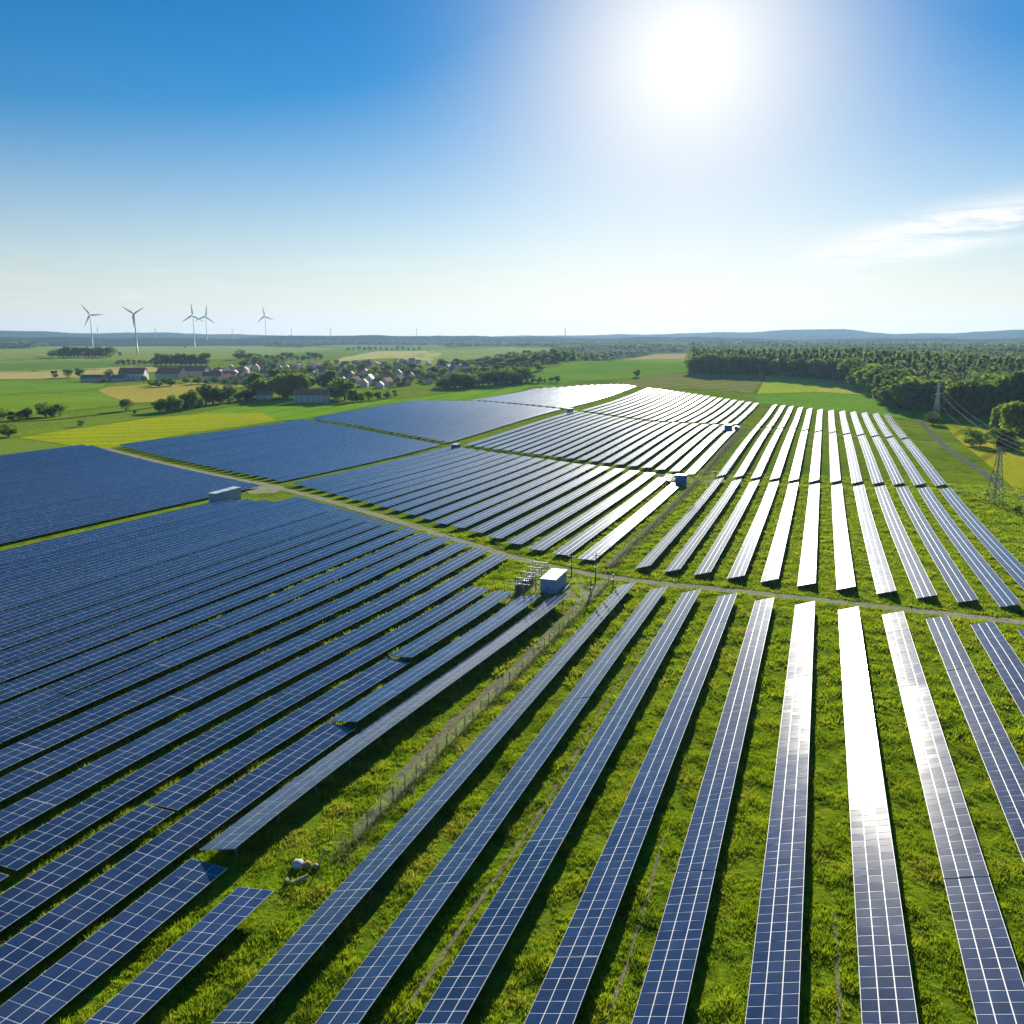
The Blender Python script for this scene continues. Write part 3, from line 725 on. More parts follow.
for k in range(3): gantry(u_ - 1 + k * 3, v_ + .5, f'{ordw(k + 1)} steel gantry from the front, left of the deep blue cabinet', 3.6, 4.2)
for k in range(2): transformer(u_ + .5 + k * 3, v_ + .3, f'{ordw(k + 1)} grey transformer from the front, left of the deep blue cabinet', 1.1)

def lamp_pole(px, py, h, label, arm=True, mat='wood'):
    u, v = uvp(px, py); t = thing('utility_pole', label, 'pole', at_uv(u, v), ROWR, 'poles around the track junction')
    mb = MB(); mb.tube([(0, 0, -.4), (0, 0, h)], [.17, .10], 8); mb.build('pole', M[mat], t)
    if arm:
        mb = MB(); mb.box(-.9, .9, -.06, .06, h - .7, h - .56); mb.build('crossarm', M['dark_steel'], t)
        for s in (-.75, 0, .75):
            mb = MB(); mb.tube([(s, 0, h - .56), (s, 0, h - .3)], [.05, .09], 7); mb.build('insulator', M['ceramic'], t)
    mb = MB(); mb.box(-.25, .25, -.4, -.17, h * .45, h * .45 + .7); mb.build('meter_box', M['steel'], t)
    mb = MB(); mb.box(-.45, .45, -.3, .3, -.2, .25); mb.build('footing', M['concrete'], t)
    return t
lamp_pole(571.5, 577, 5.6, 'dark pole right of the transformer station at the track edge')
lamp_pole(595.5, 583, 7.2, 'tall dark pole by the fence corner with pale fittings')
lamp_pole(590.5, 599, 4.6, 'short dark post in front of the tall pole, beside the dirt track', False)
lamp_pole(613, 588, 3.2, 'pale short post at the fence start by the gravel track', False, 'steel')
lamp_pole(715.5, 477, 3.6, 'small dark post where the path meets the fence', False)
t = thing('concrete_barrier', 'low pale concrete kerb block along the right side of the station', 'barrier', at_uv(*uvp(566, 590)), ROWR)
mb = MB(); mb.add([(-.3, -3, -.2), (.3, -3, -.2), (.15, -3, .6), (-.15, -3, .6), (-.3, 3, -.2), (.3, 3, -.2), (.15, 3, .6), (-.15, 3, .6)], [(0, 1, 2, 3), (7, 6, 5, 4), (1, 5, 6, 2), (3, 2, 6, 7), (4, 0, 3, 7), (0, 4, 5, 1)]); mb.build('block', M['concrete'], t)

# ------------------------------------------------------------------ lattice pylons and wires
def bar(mb, a, b, r=.07): mb.tube([a, b], r, 4)
def pylon(px, py, h, label, arms, base_w=3.2, top_w=1.0, rz=0.0, levels=7, r=.08, lm=None):
    lm = lm or M['lattice']
    x, y = P(px, py); t = thing('lattice_pylon', label, 'pylon', (x, y, Tz(x, y)), rz, 'lattice power pylons')
    def w_at(z): return base_w + (top_w - base_w) * min(1, z / (h * .8))
    zs = [h * (1 - (1 - k / levels) ** 1.15) for k in range(levels + 1)]
    for sx in (-1, 1):
        for sy in (-1, 1):
            mb = MB(); mb.tube([(sx * w_at(z) / 2, sy * w_at(z) / 2, z - (.4 if z == 0 else 0)) for z in zs], r * 1.3, 4); mb.build('leg', lm, t)
    mb = MB()
    for k in range(levels):
        a, b = w_at(zs[k]) / 2, w_at(zs[k + 1]) / 2; z0, z1 = zs[k], zs[k + 1]
        for (p, q) in (((-1, -1), (1, -1)), ((1, -1), (1, 1)), ((1, 1), (-1, 1)), ((-1, 1), (-1, -1))):
            bar(mb, (p[0] * a, p[1] * a, z0), (q[0] * b, q[1] * b, z1), r * .7); bar(mb, (q[0] * a, q[1] * a, z0), (p[0] * b, p[1] * b, z1), r * .7)
            bar(mb, (p[0] * b, p[1] * b, z1), (q[0] * b, q[1] * b, z1), r * .7)
    mb.build('bracing', lm, t)
    tips = []
    for (az_, hw) in arms:
        mb = MB(); wz = w_at(az_) / 2
        for s in (-1, 1):
            for sy in (-1, 1):
                bar(mb, (s * wz, sy * wz, az_), (s * hw, 0, az_ + .1), r * .9); bar(mb, (s * wz, sy * wz, az_ + 1.1), (s * hw, 0, az_ + .1), r * .9)
            bar(mb, (s * (wz + hw) / 2, 0, az_), (s * (wz + hw) / 2, 0, az_ + .6), r * .7)
        arm = mb.build('crossarm', lm, t)
        for s in (-1, 1):
            pts, rr = [], []
            for q in range(6): pts += [(s * hw, 0, az_ + .05 - q * .17), (s * hw, 0, az_ - .03 - q * .17)]; rr += [.05, .14]
            m2 = MB(); m2.tube(pts, rr, 6); m2.build('insulator', M['ceramic'], arm)
            tips.append(Matrix.Rotation(rz, 3, 'Z') @ Vector((s * hw, 0, az_ - .95)) + Vector((x, y, Tz(x, y))))
    return t, tips
def wire(a, b, sag, label, r=.05, name='power_line'):
    bl = Vector(a); pts = []
    for k in range(25):
        q = k / 24; p = Vector(a).lerp(Vector(b), q); p.z -= sag * 4 * q * (1 - q); pts.append(tuple(p - bl))
    mb = MB(); mb.tube(pts, r, 4); o = mb.build(name, M['wire']); o.location = bl
    return tag(o, label, 'power line', 'power lines between the pylons')
pa, ta = pylon(994, 502, 20.5, 'tall dark lattice pylon standing in the meadow beside the farm road', [(18.0, 2.6)], 4.2, 1.3, rad(10), 8, .11, M['steel'])
pb, tb = pylon(935.5, 419.5, 27.0, 'distant lattice pylon with two crossarms in front of the dark woods', [(18.5, 7.0), (24.0, 4.6)], 3.8, 1.0, rad(32), 7, .10, M['pylon_pale'])
pc, tcx = pylon(1135, 520, 22.0, 'lattice pylon out beyond the right edge of the meadow', [(14.0, 5.4), (18.8, 3.8)], 3.6, 1.0, rad(30), 8, .12)
for k, nmw in enumerate(('lowest left', 'lowest right', 'upper left', 'upper right')):
    wire(tb[k], tcx[k], 12.0, f'{nmw} bright cable sweeping down from the distant pylon over the meadow', .045)
ex = P(800, 398)
for k, (hh, nmw) in enumerate(((17, 'lower'), (20, 'upper'))):
    wire(tb[k * 2], (ex[0], ex[1], Tz(*ex) + hh), 1.0, f'{nmw} thin cable leading left from the distant pylon past the woods', .06)
ea = at_uv(*uvp(958, 489))
wire(ta[0] - Vector((0, 0, 13.2)), (ea[0], ea[1], ea[2] + 1.2), .3, 'thin low cable from the tall pylon to the end of the panel row', .05)

# ------------------------------------------------------------------ wind turbines
def turbine(px, py, hub_py, phase, yaw, label, blade_px, base=None, dist=None, group='large wind turbines', sc=1.0):
    if dist is None: x, y = P(px, py)
    else:
        a = math.atan2(px - 512, FPX * cp); x, y = dist * math.sin(a), dist * math.cos(a)
    z0 = Tz(x, y); d = math.hypot(x, y) ; f = y * cp
    # hub height from the pixel of the hub
    b = 512 - hub_py; zz = CAMZ + (b * cp - FPX * sp) / (FPX * cp + b * sp) * y
    h = zz - z0; blade = blade_px * d / FPX * 1.03; thick = .62 if dist is None else .75
    t = thing('wind_turbine', label, 'wind turbine', (x, y, z0), yaw, group)
    mb = MB(); mb.tube([(0, 0, -1), (0, 0, h * .5), (0, 0, h - 1)], [3.4 * thick * 1.2, 2.7 * thick, 1.9 * thick], 14); mb.build('tower', M['turbine'], t, True)
    s = blade / 45
    mb = MB(); mb.tube([(0, 5 * s, h), (0, 4 * s, h), (0, -2 * s, h), (0, -4 * s, h)], [1.2 * s, 2.4 * s, 2.4 * s, 1.6 * s], 10); mb.build('nacelle', M['turbine'], t, True)
    mb = MB(); mb.tube([(0, -4.02 * s, h), (0, -5 * s, h), (0, -6.5 * s, h), (0, -7 * s, h)], [1.9 * s, 2.0 * s, 1.2 * s, .3 * s], 10); hub = mb.build('hub', M['turbine'], t, True)
    for k in range(3):
        th = phase + k * 2 * math.pi / 3; dx, dz = math.sin(th), math.cos(th)
        prof = [(0, 1.1, 1.1), (.06, 1.2, 1.1), (.16, 2.6, .8), (.3, 2.3, .6), (.6, 1.5, .4), (.9, .8, .2), (1, .3, .1)]
        vs_, fs_ = [], []
        for (q, cw, ct) in prof:
            c = Vector((dx * q * blade, -5.6 * s, h + dz * q * blade)); e = Vector((dz, -.25, -dx)).normalized(); nrm = Vector((0, 1, 0))
            cw *= s * 1.25; ct *= s
            for (aa, bb) in ((-.35, 0), (0, .5), (.65, .1), (0, -.5)): vs_.append(tuple(c + e * aa * 2 * cw + nrm * bb * 2 * ct))
        for i in range(len(prof) - 1):
            for j in range(4): fs_.append((i * 4 + j, i * 4 + (j + 1) % 4, (i + 1) * 4 + (j + 1) % 4, (i + 1) * 4 + j))
        mb = MB(); mb.add(vs_, fs_ + [((len(prof) - 1) * 4 + 3, (len(prof) - 1) * 4 + 2, (len(prof) - 1) * 4 + 1, (len(prof) - 1) * 4)]); mb.build('blade', M['turbine'], t, True)
    return t
turbine(93, 348, 315, rad(-34), rad(25), 'leftmost large wind turbine, standing behind the dark square copse', 10.5)
turbine(137.5, 353.5, 313.8, rad(-58), rad(-5), 'second large wind turbine from the left, nearest, one blade straight down', 11.5)
turbine(195, 347, 315.5, rad(-2), rad(5), 'left one of the close pair of wind turbines above the village', 11)
turbine(207.5, 345, 316.5, rad(8), rad(25), 'right one of the close pair of wind turbines above the village', 10)
turbine(266.5, 343, 316.2, rad(-9), rad(-8), 'rightmost large wind turbine, standing alone before the woods', 9.5)
for k, (px, hp) in enumerate(((115, 329), (170.5, 329.5), (244, 329.5), (301, 329), (338, 329.5), (420.5, 329.5))):
    turbine(px, 0, hp, rad(40 * k), rad(70), f'{ordw(k + 1)} from the left of the tiny far turbines on the skyline', 3.0, dist=7400, group='tiny far wind turbines')
x, y = 0, 0
a = math.atan2(563 - 512, FPX * cp); x, y = 7400 * math.sin(a), 7400 * math.cos(a)
t = thing('radio_mast', 'thin radio mast on the skyline right of centre', 'mast', (x, y, Tz(x, y)))
mb = MB(); mb.tube([(0, 0, 0), (0, 0, 90), (0, 0, 128)], [4, 3, 1.2], 8); mb.build('mast', M['dark_steel'], t)
mb = MB(); mb.tube([(0, 0, 92), (0, 0, 98)], [7, 7], 10); mb.build('platform', M['steel'], t)

# ------------------------------------------------------------------ trees
def crown_mesh(name, lobes, n, leaf, mat, rg):
    """leaf clumps over the surface and inside of several lobes"""
    cs = np.array([l[:3] for l in lobes]); rs = np.array([l[3:6] for l in lobes])
    wts = (rs[:, 0] * rs[:, 1]); wts /= wts.sum()
    li = rg.choice(len(lobes), n, p=wts)
    d = rg.normal(size=(n, 3)); d /= np.linalg.norm(d, axis=1)[:, None]
    rr = rg.uniform(.35, 1.06, n) ** .5
    c = cs[li] + d * rs[li] * rr[:, None]
    nrm = d * .8 + rg.normal(0, .7, (n, 3)); nrm /= np.linalg.norm(nrm, axis=1)[:, None]
    up = rg.normal(size=(n, 3)); e1 = np.cross(nrm, up); e1 /= np.linalg.norm(e1, axis=1)[:, None]; e2 = np.cross(nrm, e1)
    sz = leaf * rg.uniform(.6, 1.4, n)[:, None]
    q = [c + e1 * sz * 1.0, c + e2 * sz * .8 + nrm * sz * .25, c - e1 * sz, c - e2 * sz * .8 + nrm * sz * .25]
    V = np.stack(q, 1).reshape(-1, 3); F = np.arange(n * 4)
    return np_mesh(name, V, F, np.arange(n) * 4, [mat])
def broadleaf(mat, seed, wide=1.0, n=1100):
    rg = np.random.default_rng(seed)       # 10 m tall prototype
    lobes = [(0, 0, 4.7, 3.1 * wide, 3.1 * wide, 4.1)]
    for k in range(7):
        a = k * 2.4 + rg.uniform(-.4, .4); r = rg.uniform(1.2, 2.4) * wide
        lobes.append((r * math.cos(a), r * math.sin(a), rg.uniform(1.9, 7.8), rg.uniform(1.5, 2.3) * wide, rg.uniform(1.4, 2.2) * wide, rg.uniform(1.2, 1.9)))
    cm_ = crown_mesh('crown', lobes, n, .42, mat, rg)
    mb = MB(); mb.tube([(0, 0, -.5), (.05, 0, 2), (0, .1, 5), (0, 0, 7.5)], [.38, .27, .17, .05], 7)
    for k in range(5):
        a = k * 1.3; z = 2.2 + k * .6; mb.tube([(0, 0, z), (math.cos(a) * 1.2, math.sin(a) * 1.2, z + 1.3), (math.cos(a) * 2.2, math.sin(a) * 2.2, z + 2.2)], [.13, .08, .03], 5)
    return cm_, mb
def conifer(mat, seed, n=800):
    rg = np.random.default_rng(seed)       # 10 m tall prototype
    z = 1.2 + 8.8 * (1 - np.sqrt(rg.uniform(0, 1, n))) ; a = rg.uniform(0, 6.28, n)
    layer = .75 + .25 * np.cos(z * 6.0)
    rmax = (10 - z) / 8.8 * 2.0 * layer + .08; r = rmax * rg.uniform(.3, 1.05, n)
    c = np.stack([r * np.cos(a), r * np.sin(a), z - r * .25], -1)
    e1 = np.stack([np.cos(a), np.sin(a), -.45 + rg.normal(0, .2, n)], -1); e1 /= np.linalg.norm(e1, axis=1)[:, None]
    e2 = np.stack([-np.sin(a), np.cos(a), rg.normal(0, .3, n)], -1)
    s = rg.uniform(.25, .5, n)[:, None]
    q = [c + e1 * s * 1.3, c + e2 * s * .55, c - e1 * s, c - e2 * s * .55]
    cm_ = np_mesh('crown', np.stack(q, 1).reshape(-1, 3), np.arange(n * 4), np.arange(n) * 4, [mat])
    mb = MB(); mb.tube([(0, 0, -.5), (0, 0, 9.3)], [.24, .03], 7)
    return cm_, mb
PROTO = {}
def proto(kind):
    if kind in PROTO: return PROTO[kind]
    k, i = kind
    if k == 'broad': c, mb = broadleaf(M['leaf'], 100 + i, [1, 1.15, .9, 1.25][i % 4])
    elif k == 'light': c, mb = broadleaf(M['leaf_light'], 200 + i, [1, 1.15, .95][i % 3])
    elif k == 'big': c, mb = broadleaf(M['leaf_light'], 250 + i, 1.2, 3200)
    elif k == 'shrub': c, mb = broadleaf(M['leaf'], 280 + i, 1.45, 800)
    else: c, mb = conifer(M['needle'], 300 + i)
    me = bpy.data.meshes.new('trunk'); me.from_pydata(mb.v, [], mb.f); me.materials.append(M['bark']); me.update()
    PROTO[kind] = (c, me); return PROTO[kind]
def tree(x, y, h, kind, label, group, name='tree', cat='tree', wide=1.0):
    c, tm = proto(kind)
    t = thing(name, label, cat, (x, y, Tz(x, y)), rnd.uniform(0, 6.28), group, (h / 10 * wide, h / 10 * wide, h / 10))
    link_mesh('crown', c, t); link_mesh('trunk', tm, t)
    return t
def tree_px(px, py, hpx, kind, label, group, **kw):
    x, y = P(px, py); d = math.hypot(x, y); kw.setdefault('wide', 1.25 if kind[0] in ('broad', 'light') else 1.0); return tree(x, y, hpx * d / FPX, kind, label, group, **kw)
def cluster(lst, lab, group, kinds, **kw):
    """lst of (px, base_py, height_px), labelled from the left"""
    lst = sorted(lst)
    for i, (px, py, hp) in enumerate(lst):
        k = kinds[(i * 7 + 3) % len(kinds)]
        adj = {'broad': 'dark green', 'light': 'mid green', 'conifer': 'pointed dark', 'big': 'large rounded', 'shrub': 'low'}[k[0]]
        tree_px(px, py, hp, k, lab.format(n=ordw(i + 1), a=adj), group, **kw)
B = [('broad', i) for i in range(4)]; Lg = [('light', i) for i in range(3)]; CN = [('conifer', i) for i in range(3)]; BIG = [('big', i) for i in range(2)]; SH = [('shrub', i) for i in range(2)]
cluster([(3, 419, 11), (12, 421, 9), (20, 420, 8), (27, 419, 11), (46, 417, 15), (53, 417, 8), (60, 416, 12)], '{a} tree, {n} from the left along the ditch at far left', 'trees along the ditch', B)
tree_px(126.5, 411, 12, B[1], 'lone round dark tree at the right end of the ditch', None)
tree_px(9, 437, 14, B[3], 'dark round bush tree at the left picture edge above the blue field', None)
tree_px(81.5, 426.5, 7, SH[0], 'small lone bush in the meadow above the yellow field', None, name='bush', cat='bush')
cluster([(135, 414, 4), (160, 412.5, 14), (167, 411.5, 10), (175, 412, 17), (184, 410.5, 15), (191, 409, 20), (199, 408, 13), (206, 405, 19), (213, 404.5, 21), (221, 404, 14), (229, 402.5, 18), (238, 401, 9), (246, 401, 12), (252, 400, 9)],
        '{a} tree, {n} from the left in the hedgerow above the yellow field', 'hedgerow trees', Lg + B)
cluster([(52, 357, 7), (120, 356, 4), (185, 348.5, 3), (55, 378, 7), (68, 377.5, 8), (80, 377, 9), (109, 376, 7)], '{a} tree, {n} from the left on the open fields at left', 'scattered field trees', B)
cluster([(60 + 3.6 * i, 357.5 + .2 * math.sin(i), 9 + (i % 3) * .8) for i in range(15)], '{a} tree, {n} from the left in the dark square copse', 'trees of the square copse', B + CN[:1])
cluster([(118 + 5.5 * i, 364.5 + .15 * math.sin(i * 2), 5) for i in range(7)] + [(156 + 5 * i, 365.5, 8 + 5 * abs(math.sin(i * 1.7))) for i in range(11)], '{a} tree, {n} from the left in the tree line behind the barns', 'tree line behind the barns', B + Lg[:1])
cluster([(165, 384, 8), (152, 386, 7), (158, 387, 8), (171, 386, 9), (198, 384, 9), (104, 383, 6), (144, 381, 6), (122, 381, 5), (186, 383, 7), (206, 384, 6), (215, 383, 8), (225, 384, 7), (236, 386, 9), (246, 387, 10)], '{a} tree, {n} from the left in front of the barns', 'trees in front of the barns', B + Lg)
bigs = [(262, 398, 22), (271, 396, 20), (283, 398, 26), (292, 396, 28), (300, 398, 26), (256, 392, 20), (345, 400, 24), (335, 399, 20), (353, 402, 14), (276, 386, 18), (307, 389, 16), (322, 388, 16), (330, 389, 20)]
cluster(bigs, '{a} tree, {n} from the left in the village front row', 'large village trees', BIG + B[:1])
cluster([(356, 402, 8), (361, 401.5, 9), (369, 400.5, 10), (378, 400, 9), (387, 398, 8), (395, 396.5, 7)], '{a} tree, {n} from the left in the orchard line below the village', 'orchard line', B)
cluster([(515 + 6 * i, 383.5 - .12 * i, 6 + 2 * math.sin(i * 2.1)) for i in range(8)], '{a} bush tree, {n} from the left on the meadow above the far silvery field', 'bushes above the far field', B)
tree_px(636.5, 377, 8, B[0], 'single small dark tree on the green hillside at centre', None)
vt = []
for i in range(105):
    t_ = i / 104; px = 240 + 300 * t_ + rnd.uniform(-4, 4)
    base = np.interp(px, [240, 300, 400, 460, 512, 545], [372, 382, 386, 384, 378, 372]) + rnd.uniform(-14, 2) * (1 if px < 430 else .6)
    vt.append((px, base, rnd.uniform(6.5, 11.5)))
cluster(vt, '{a} tree, {n} from the left among the village houses', 'trees among the village houses', B + Lg + BIG[:1])
cluster([(445 + 4 * i + rnd.uniform(-2, 2), 388.5 - .32 * i + rnd.uniform(-1, 1), rnd.uniform(12, 18)) for i in range(20)], '{a} tree, {n} from the left in the wood edge right of the village', 'wood edge right of the village', B + Lg, wide=1.6)
cluster([(255 + 6 * i, 361 - .1 * i, rnd.uniform(5, 9)) for i in range(12)] + [(348 + 5.5 * i, 350.5, rnd.uniform(3, 5)) for i in range(14)], '{a} tree, {n} from the left in the hedge beyond the village', 'hedge beyond the village', B)
# right hand side: wood edge and meadow
edge = [(694, 373, 18), (702, 373, 20), (711, 373.5, 21), (720, 373.5, 20), (729, 374, 21), (739, 374, 19), (748, 374.5, 20), (757, 374.5, 19), (767, 375.5, 18), (778, 376, 19), (788, 377, 18), (799, 377.5, 19), (810, 378.5, 20), (820, 379.5, 21), (831, 380, 22), (842, 381, 22), (853, 384, 26)]
cluster(edge, '{a} tree, {n} from the left along the far wood edge', 'far wood edge', CN + B, wide=1.45)
edge2 = [(862, 389, 27), (871, 393, 30), (880, 397, 32), (889, 403, 34), (898, 407, 36), (908, 410, 34), (916, 411.5, 30), (930, 411.5, 31), (944, 412.5, 32), (956, 416, 34), (968, 417, 36), (978, 417.5, 34), (992, 418, 44), (1004, 418, 36), (1018, 419, 42), (1036, 420, 46)]
cluster(edge2, '{a} tree, {n} from the left along the near right wood edge', 'near right wood edge', [BIG[0], B[0], BIG[1], B[3]])
cluster([(933, 424.5, 13), (972, 446, 18), (980, 446, 13), (988, 441, 9), (997, 446, 17), (1003, 449, 18), (1012, 450, 14)], '{a} tree, {n} from the left around the pylon meadow', 'dark meadow bushes', B + SH)
tree_px(1016, 441, 37, BIG[0], 'large rounded tree at the right picture edge behind the meadow', None)
tree_px(1002, 430, 26, BIG[1], 'rounded tree left of the large edge tree, by the meadow', None)
tree_px(1017, 512, 7, SH[1], 'low shrub right of the tall pylon by the farm road', None, name='bush', cat='bush')

# hedgelets at the row ends along the crossings
def hedge_line(cu, v0, v1, off, lab, grp, step=8.0, h=2.0):
    v = v0; i = 1
    lst = []
    while v > v1: lst.append(v); v -= step
    for v in lst:
        u = cross(cu, v) + off + rnd.uniform(-.6, .6); x, y = xy_of(u, v)
        tree(x, y, h * rnd.uniform(.8, 1.2), SH[i % 2], f'{ordw(i)} low hedge shrub from the right {lab}', grp, 'hedge_shrub', 'shrub', 1.4); i += 1
hedge_line(C2uv, -205, -350, 0, 'between the two silvery left fields', 'shrubs between the left fields', 7)
hedge_line(C2uv, -110, -185, 1, 'between the two middle white fields', 'shrubs between the middle fields', 7.2)
hedge_line(C3uv, -202, -300, 1, 'before the farthest silvery field', 'shrubs before the farthest field', 8)

# woods that read as one mass
def canopy_unit(rg, conif, nf):
    if conif:
        z = 1 - rg.uniform(0, 1, nf) ** 1.3 * .85; a = rg.uniform(0, 6.28, nf); r = (1.02 - z) * .30 * rg.uniform(.5, 1.1, nf)
        c = np.stack([r * np.cos(a), r * np.sin(a), z], -1); nrm = np.stack([np.cos(a), np.sin(a), np.full(nf, .5)], -1)
    else:
        d = rg.normal(size=(nf, 3)); d[:, 2] = np.abs(d[:, 2]); d /= np.linalg.norm(d, axis=1)[:, None]
        c = d * np.array([.34, .34, .42]) * rg.uniform(.7, 1.05, (nf, 1)) + np.array([0, 0, .55]); nrm = d
    nrm = nrm + rg.normal(0, .5, (nf, 3)); nrm /= np.linalg.norm(nrm, axis=1)[:, None]
    e1 = np.cross(nrm, rg.normal(size=(nf, 3))); e1 /= np.linalg.norm(e1, axis=1)[:, None]; e2 = np.cross(nrm, e1)
    s = rg.uniform(.07, .14, nf)[:, None]
    return np.stack([c + e1 * s, c + e2 * s, c - e1 * s, c - e2 * s], 1)
rgc = np.random.default_rng(5)
units_c = [canopy_unit(rgc, True, 46) for _ in range(6)]; units_d = [canopy_unit(rgc, False, 60) for _ in range(6)]
def inside(poly, X, Y):
    n = len(poly); c = np.zeros(X.shape, bool); j = n - 1
    for i in range(n):
        xi, yi = poly[i]; xj, yj = poly[j]
        cond = ((yi > Y) != (yj > Y)) & (X < (xj - xi) * (Y - yi) / (yj - yi + 1e-12) + xi); c ^= cond; j = i
    return c
def wood(name, label, polypx, hmin, hmax, frac_c, k0=.011, cat='woodland'):
    poly = pp(polypx); A = np.array(poly); out = []
    r0 = np.hypot(A[:, 0], A[:, 1]).min(); r1 = np.hypot(A[:, 0], A[:, 1]).max(); r = r0
    while r < r1:
        sp_ = max(6.5, r * k0); da = sp_ / r
        azs = np.arange(rad(-40), rad(42), da); azs = azs + rgc.uniform(-.35, .35, len(azs)) * da; rr = r + rgc.uniform(-.4, .4, len(azs)) * sp_
        X, Y = rr * np.sin(azs), rr * np.cos(azs); m = inside(poly, X, Y)
        for x, y in zip(X[m], Y[m]): out.append((x, y, sp_))
        r += sp_ * 1.15
    O = np.array(out); Z = T(O[:, 0], O[:, 1]); Vs = []
    # stands of conifers and broadleaves
    st = np.sin(O[:, 0] / 130 + 1.3) * np.sin(O[:, 1] / 170) + rgc.normal(0, .35, len(O))
    thr = np.quantile(st, frac_c)
    for i in range(len(O)):
        con = st[i] < thr; u_ = (units_c if con else units_d)[rgc.integers(6)]; hgt = rgc.uniform(hmin, hmax) * (1.05 if con else .92) + 4 * math.sin(O[i, 0] / 90) * math.cos(O[i, 1] / 120)
        wdt = max(hgt, O[i, 2] * (2.4 if con else 1.7)); a = rgc.uniform(0, 6.28); ca, sa = math.cos(a), math.sin(a)
        R = np.array([[ca * wdt, sa * wdt, 0], [-sa * wdt, ca * wdt, 0], [0, 0, hgt]])
        Vs.append(u_.reshape(-1, 3) @ R + np.array([O[i, 0], O[i, 1], Z[i]]))
    V = np.concatenate(Vs); n = len(V) // 4
    o = link_mesh(name, np_mesh(name, V, np.arange(n * 4), np.arange(n) * 4, [M['forest']]))
    print(name, len(O), 'trees', n, 'faces')
    return tag(o, label, cat, kind='stuff')
wood('woodland', 'broad dark mixed forest filling the right background', [(692, 372), (760, 373.5), (850, 380.5), (868, 389), (892, 402), (912, 409), (950, 413.5), (1110, 416), (1110, 345), (692, 345)], 17, 25, .62)
wood('woodland', 'wooded valley behind the green hillside at centre', [(440, 371), (512, 367), (560, 362.5), (622, 358.5), (655, 353), (690, 352), (690, 341), (430, 341.5), (445, 347), (520, 346.5), (560, 348), (535, 360), (475, 367)], 14, 20, .4)
wood('woodland', 'dark wood strip on the left skyline', [(-80, 351), (35, 348), (62, 343.5), (130, 342.5), (305, 341.5), (305, 338.5), (-80, 338.5)], 16, 22, .5, .008)
wood('woodland', 'dark wood strip behind the rightmost large turbine', [(262, 346), (300, 347.5), (345, 344.5), (430, 345.5), (430, 340), (262, 340)], 16, 22, .5, .008)

# ------------------------------------------------------------------ village
roofm = [simple('roof_tiles_red', (.55, .17, .10), .8, 0, .2, .8), simple('roof_tiles_brown', (.38, .19, .13), .8, 0, .2, .8), simple('roof_slate', (.17, .16, .18), .7, 0, .15, .8)]
wallm = [simple('render_white', (.72, .71, .68), .85, 0, .06, .3), simple('render_cream', (.58, .52, .42), .85, 0, .06, .3), simple('render_grey', (.48, .50, .54), .85, 0, .06, .3)]
winm = simple('window_glass_dark', (.03, .035, .045), .15)
def house_proto(Lh, Wd, H, R, wm_, rm, nwin, name='house', chim=True, door=True, over=.45):
    """gable house with ridge along x, origin at ground; returned as a hidden-free prototype thing"""
    t = thing(name, 'x', 'house', (0, 0, 0))
    mb = MB(); h2 = Wd / 2
    mb.add([(-Lh / 2, -h2, -1), (Lh / 2, -h2, -1), (Lh / 2, h2, -1), (-Lh / 2, h2, -1), (-Lh / 2, -h2, H), (Lh / 2, -h2, H), (Lh / 2, h2, H), (-Lh / 2, h2, H), (-Lh / 2, 0, H + R - .12), (Lh / 2, 0, H + R - .12)],
           [(0, 1, 5, 4), (2, 3, 7, 6), (1, 2, 6, 9, 5), (3, 0, 4, 8, 7)]); mb.build('wall', wm_, t)
    mb = MB(); e = over; sl_ = R / h2; th = .22
    for s in (-1, 1):
        a = [(-Lh / 2 - e, s * (h2 + e), H - sl_ * e + .02), (Lh / 2 + e, s * (h2 + e), H - sl_ * e + .02), (Lh / 2 + e, 0, H + R + .02), (-Lh / 2 - e, 0, H + R + .02)]
        b = [(p[0], p[1], p[2] + th) for p in a]
        mb.add(a + b, [(0, 1, 2, 3), (7, 6, 5, 4), (0, 4, 5, 1), (1, 5, 6, 2), (3, 7, 4, 0)])
    rf = mb.build('roof', rm, t)
    if chim: mb = MB(); mb.box(Lh * .2 - .4, Lh * .2 + .4, .4, 1.2, H + R * .5, H + R + 1.1); mb.build('chimney', roofm[1], rf)
    for fl in range(1 if H < 4 else 2):
        for k in range(nwin):
            x = -Lh / 2 + (k + .5) * Lh / nwin; z = 1.1 + fl * 2.7
            if door and fl == 0 and k == nwin // 2: continue
            mb = MB(); mb.box(x - .55, x + .55, -h2 - .05, -h2 - .003, z, z + 1.4); f = mb.build('window', wallm[0], t)
            mb = MB(); mb.box(x - .47, x + .47, -h2 - .075, -h2 - .053, z + .08, z + 1.32); mb.build('pane', winm, f)
    for sx in (-1, 1):
        for k in (-1, 1):
            z = 1.1; mb = MB(); mb.box(*sorted((sx * (Lh / 2 + .003), sx * (Lh / 2 + .05))), k * h2 * .45 - .5, k * h2 * .45 + .5, z, z + 1.3); f = mb.build('window', winm, t)
    if door:
        x = -Lh / 2 + (nwin // 2 + .5) * Lh / nwin; mb = MB(); mb.box(x - .55, x + .55, -h2 - .06, -h2 - .003, -.2, 2.1); mb.build('door', roofm[1], t)
    return t
hp = [house_proto(13, 9, 4.8, 4.4, wallm[0], roofm[0], 4), house_proto(11, 8.5, 5.2, 4.2, wallm[1], roofm[1], 3), house_proto(15, 9.5, 4.6, 4.0, wallm[0], roofm[2], 5), house_proto(12, 8, 3.4, 4.0, wallm[2], roofm[1], 4), house_proto(10, 10, 5.4, 3.2, wallm[0], roofm[1], 3)]
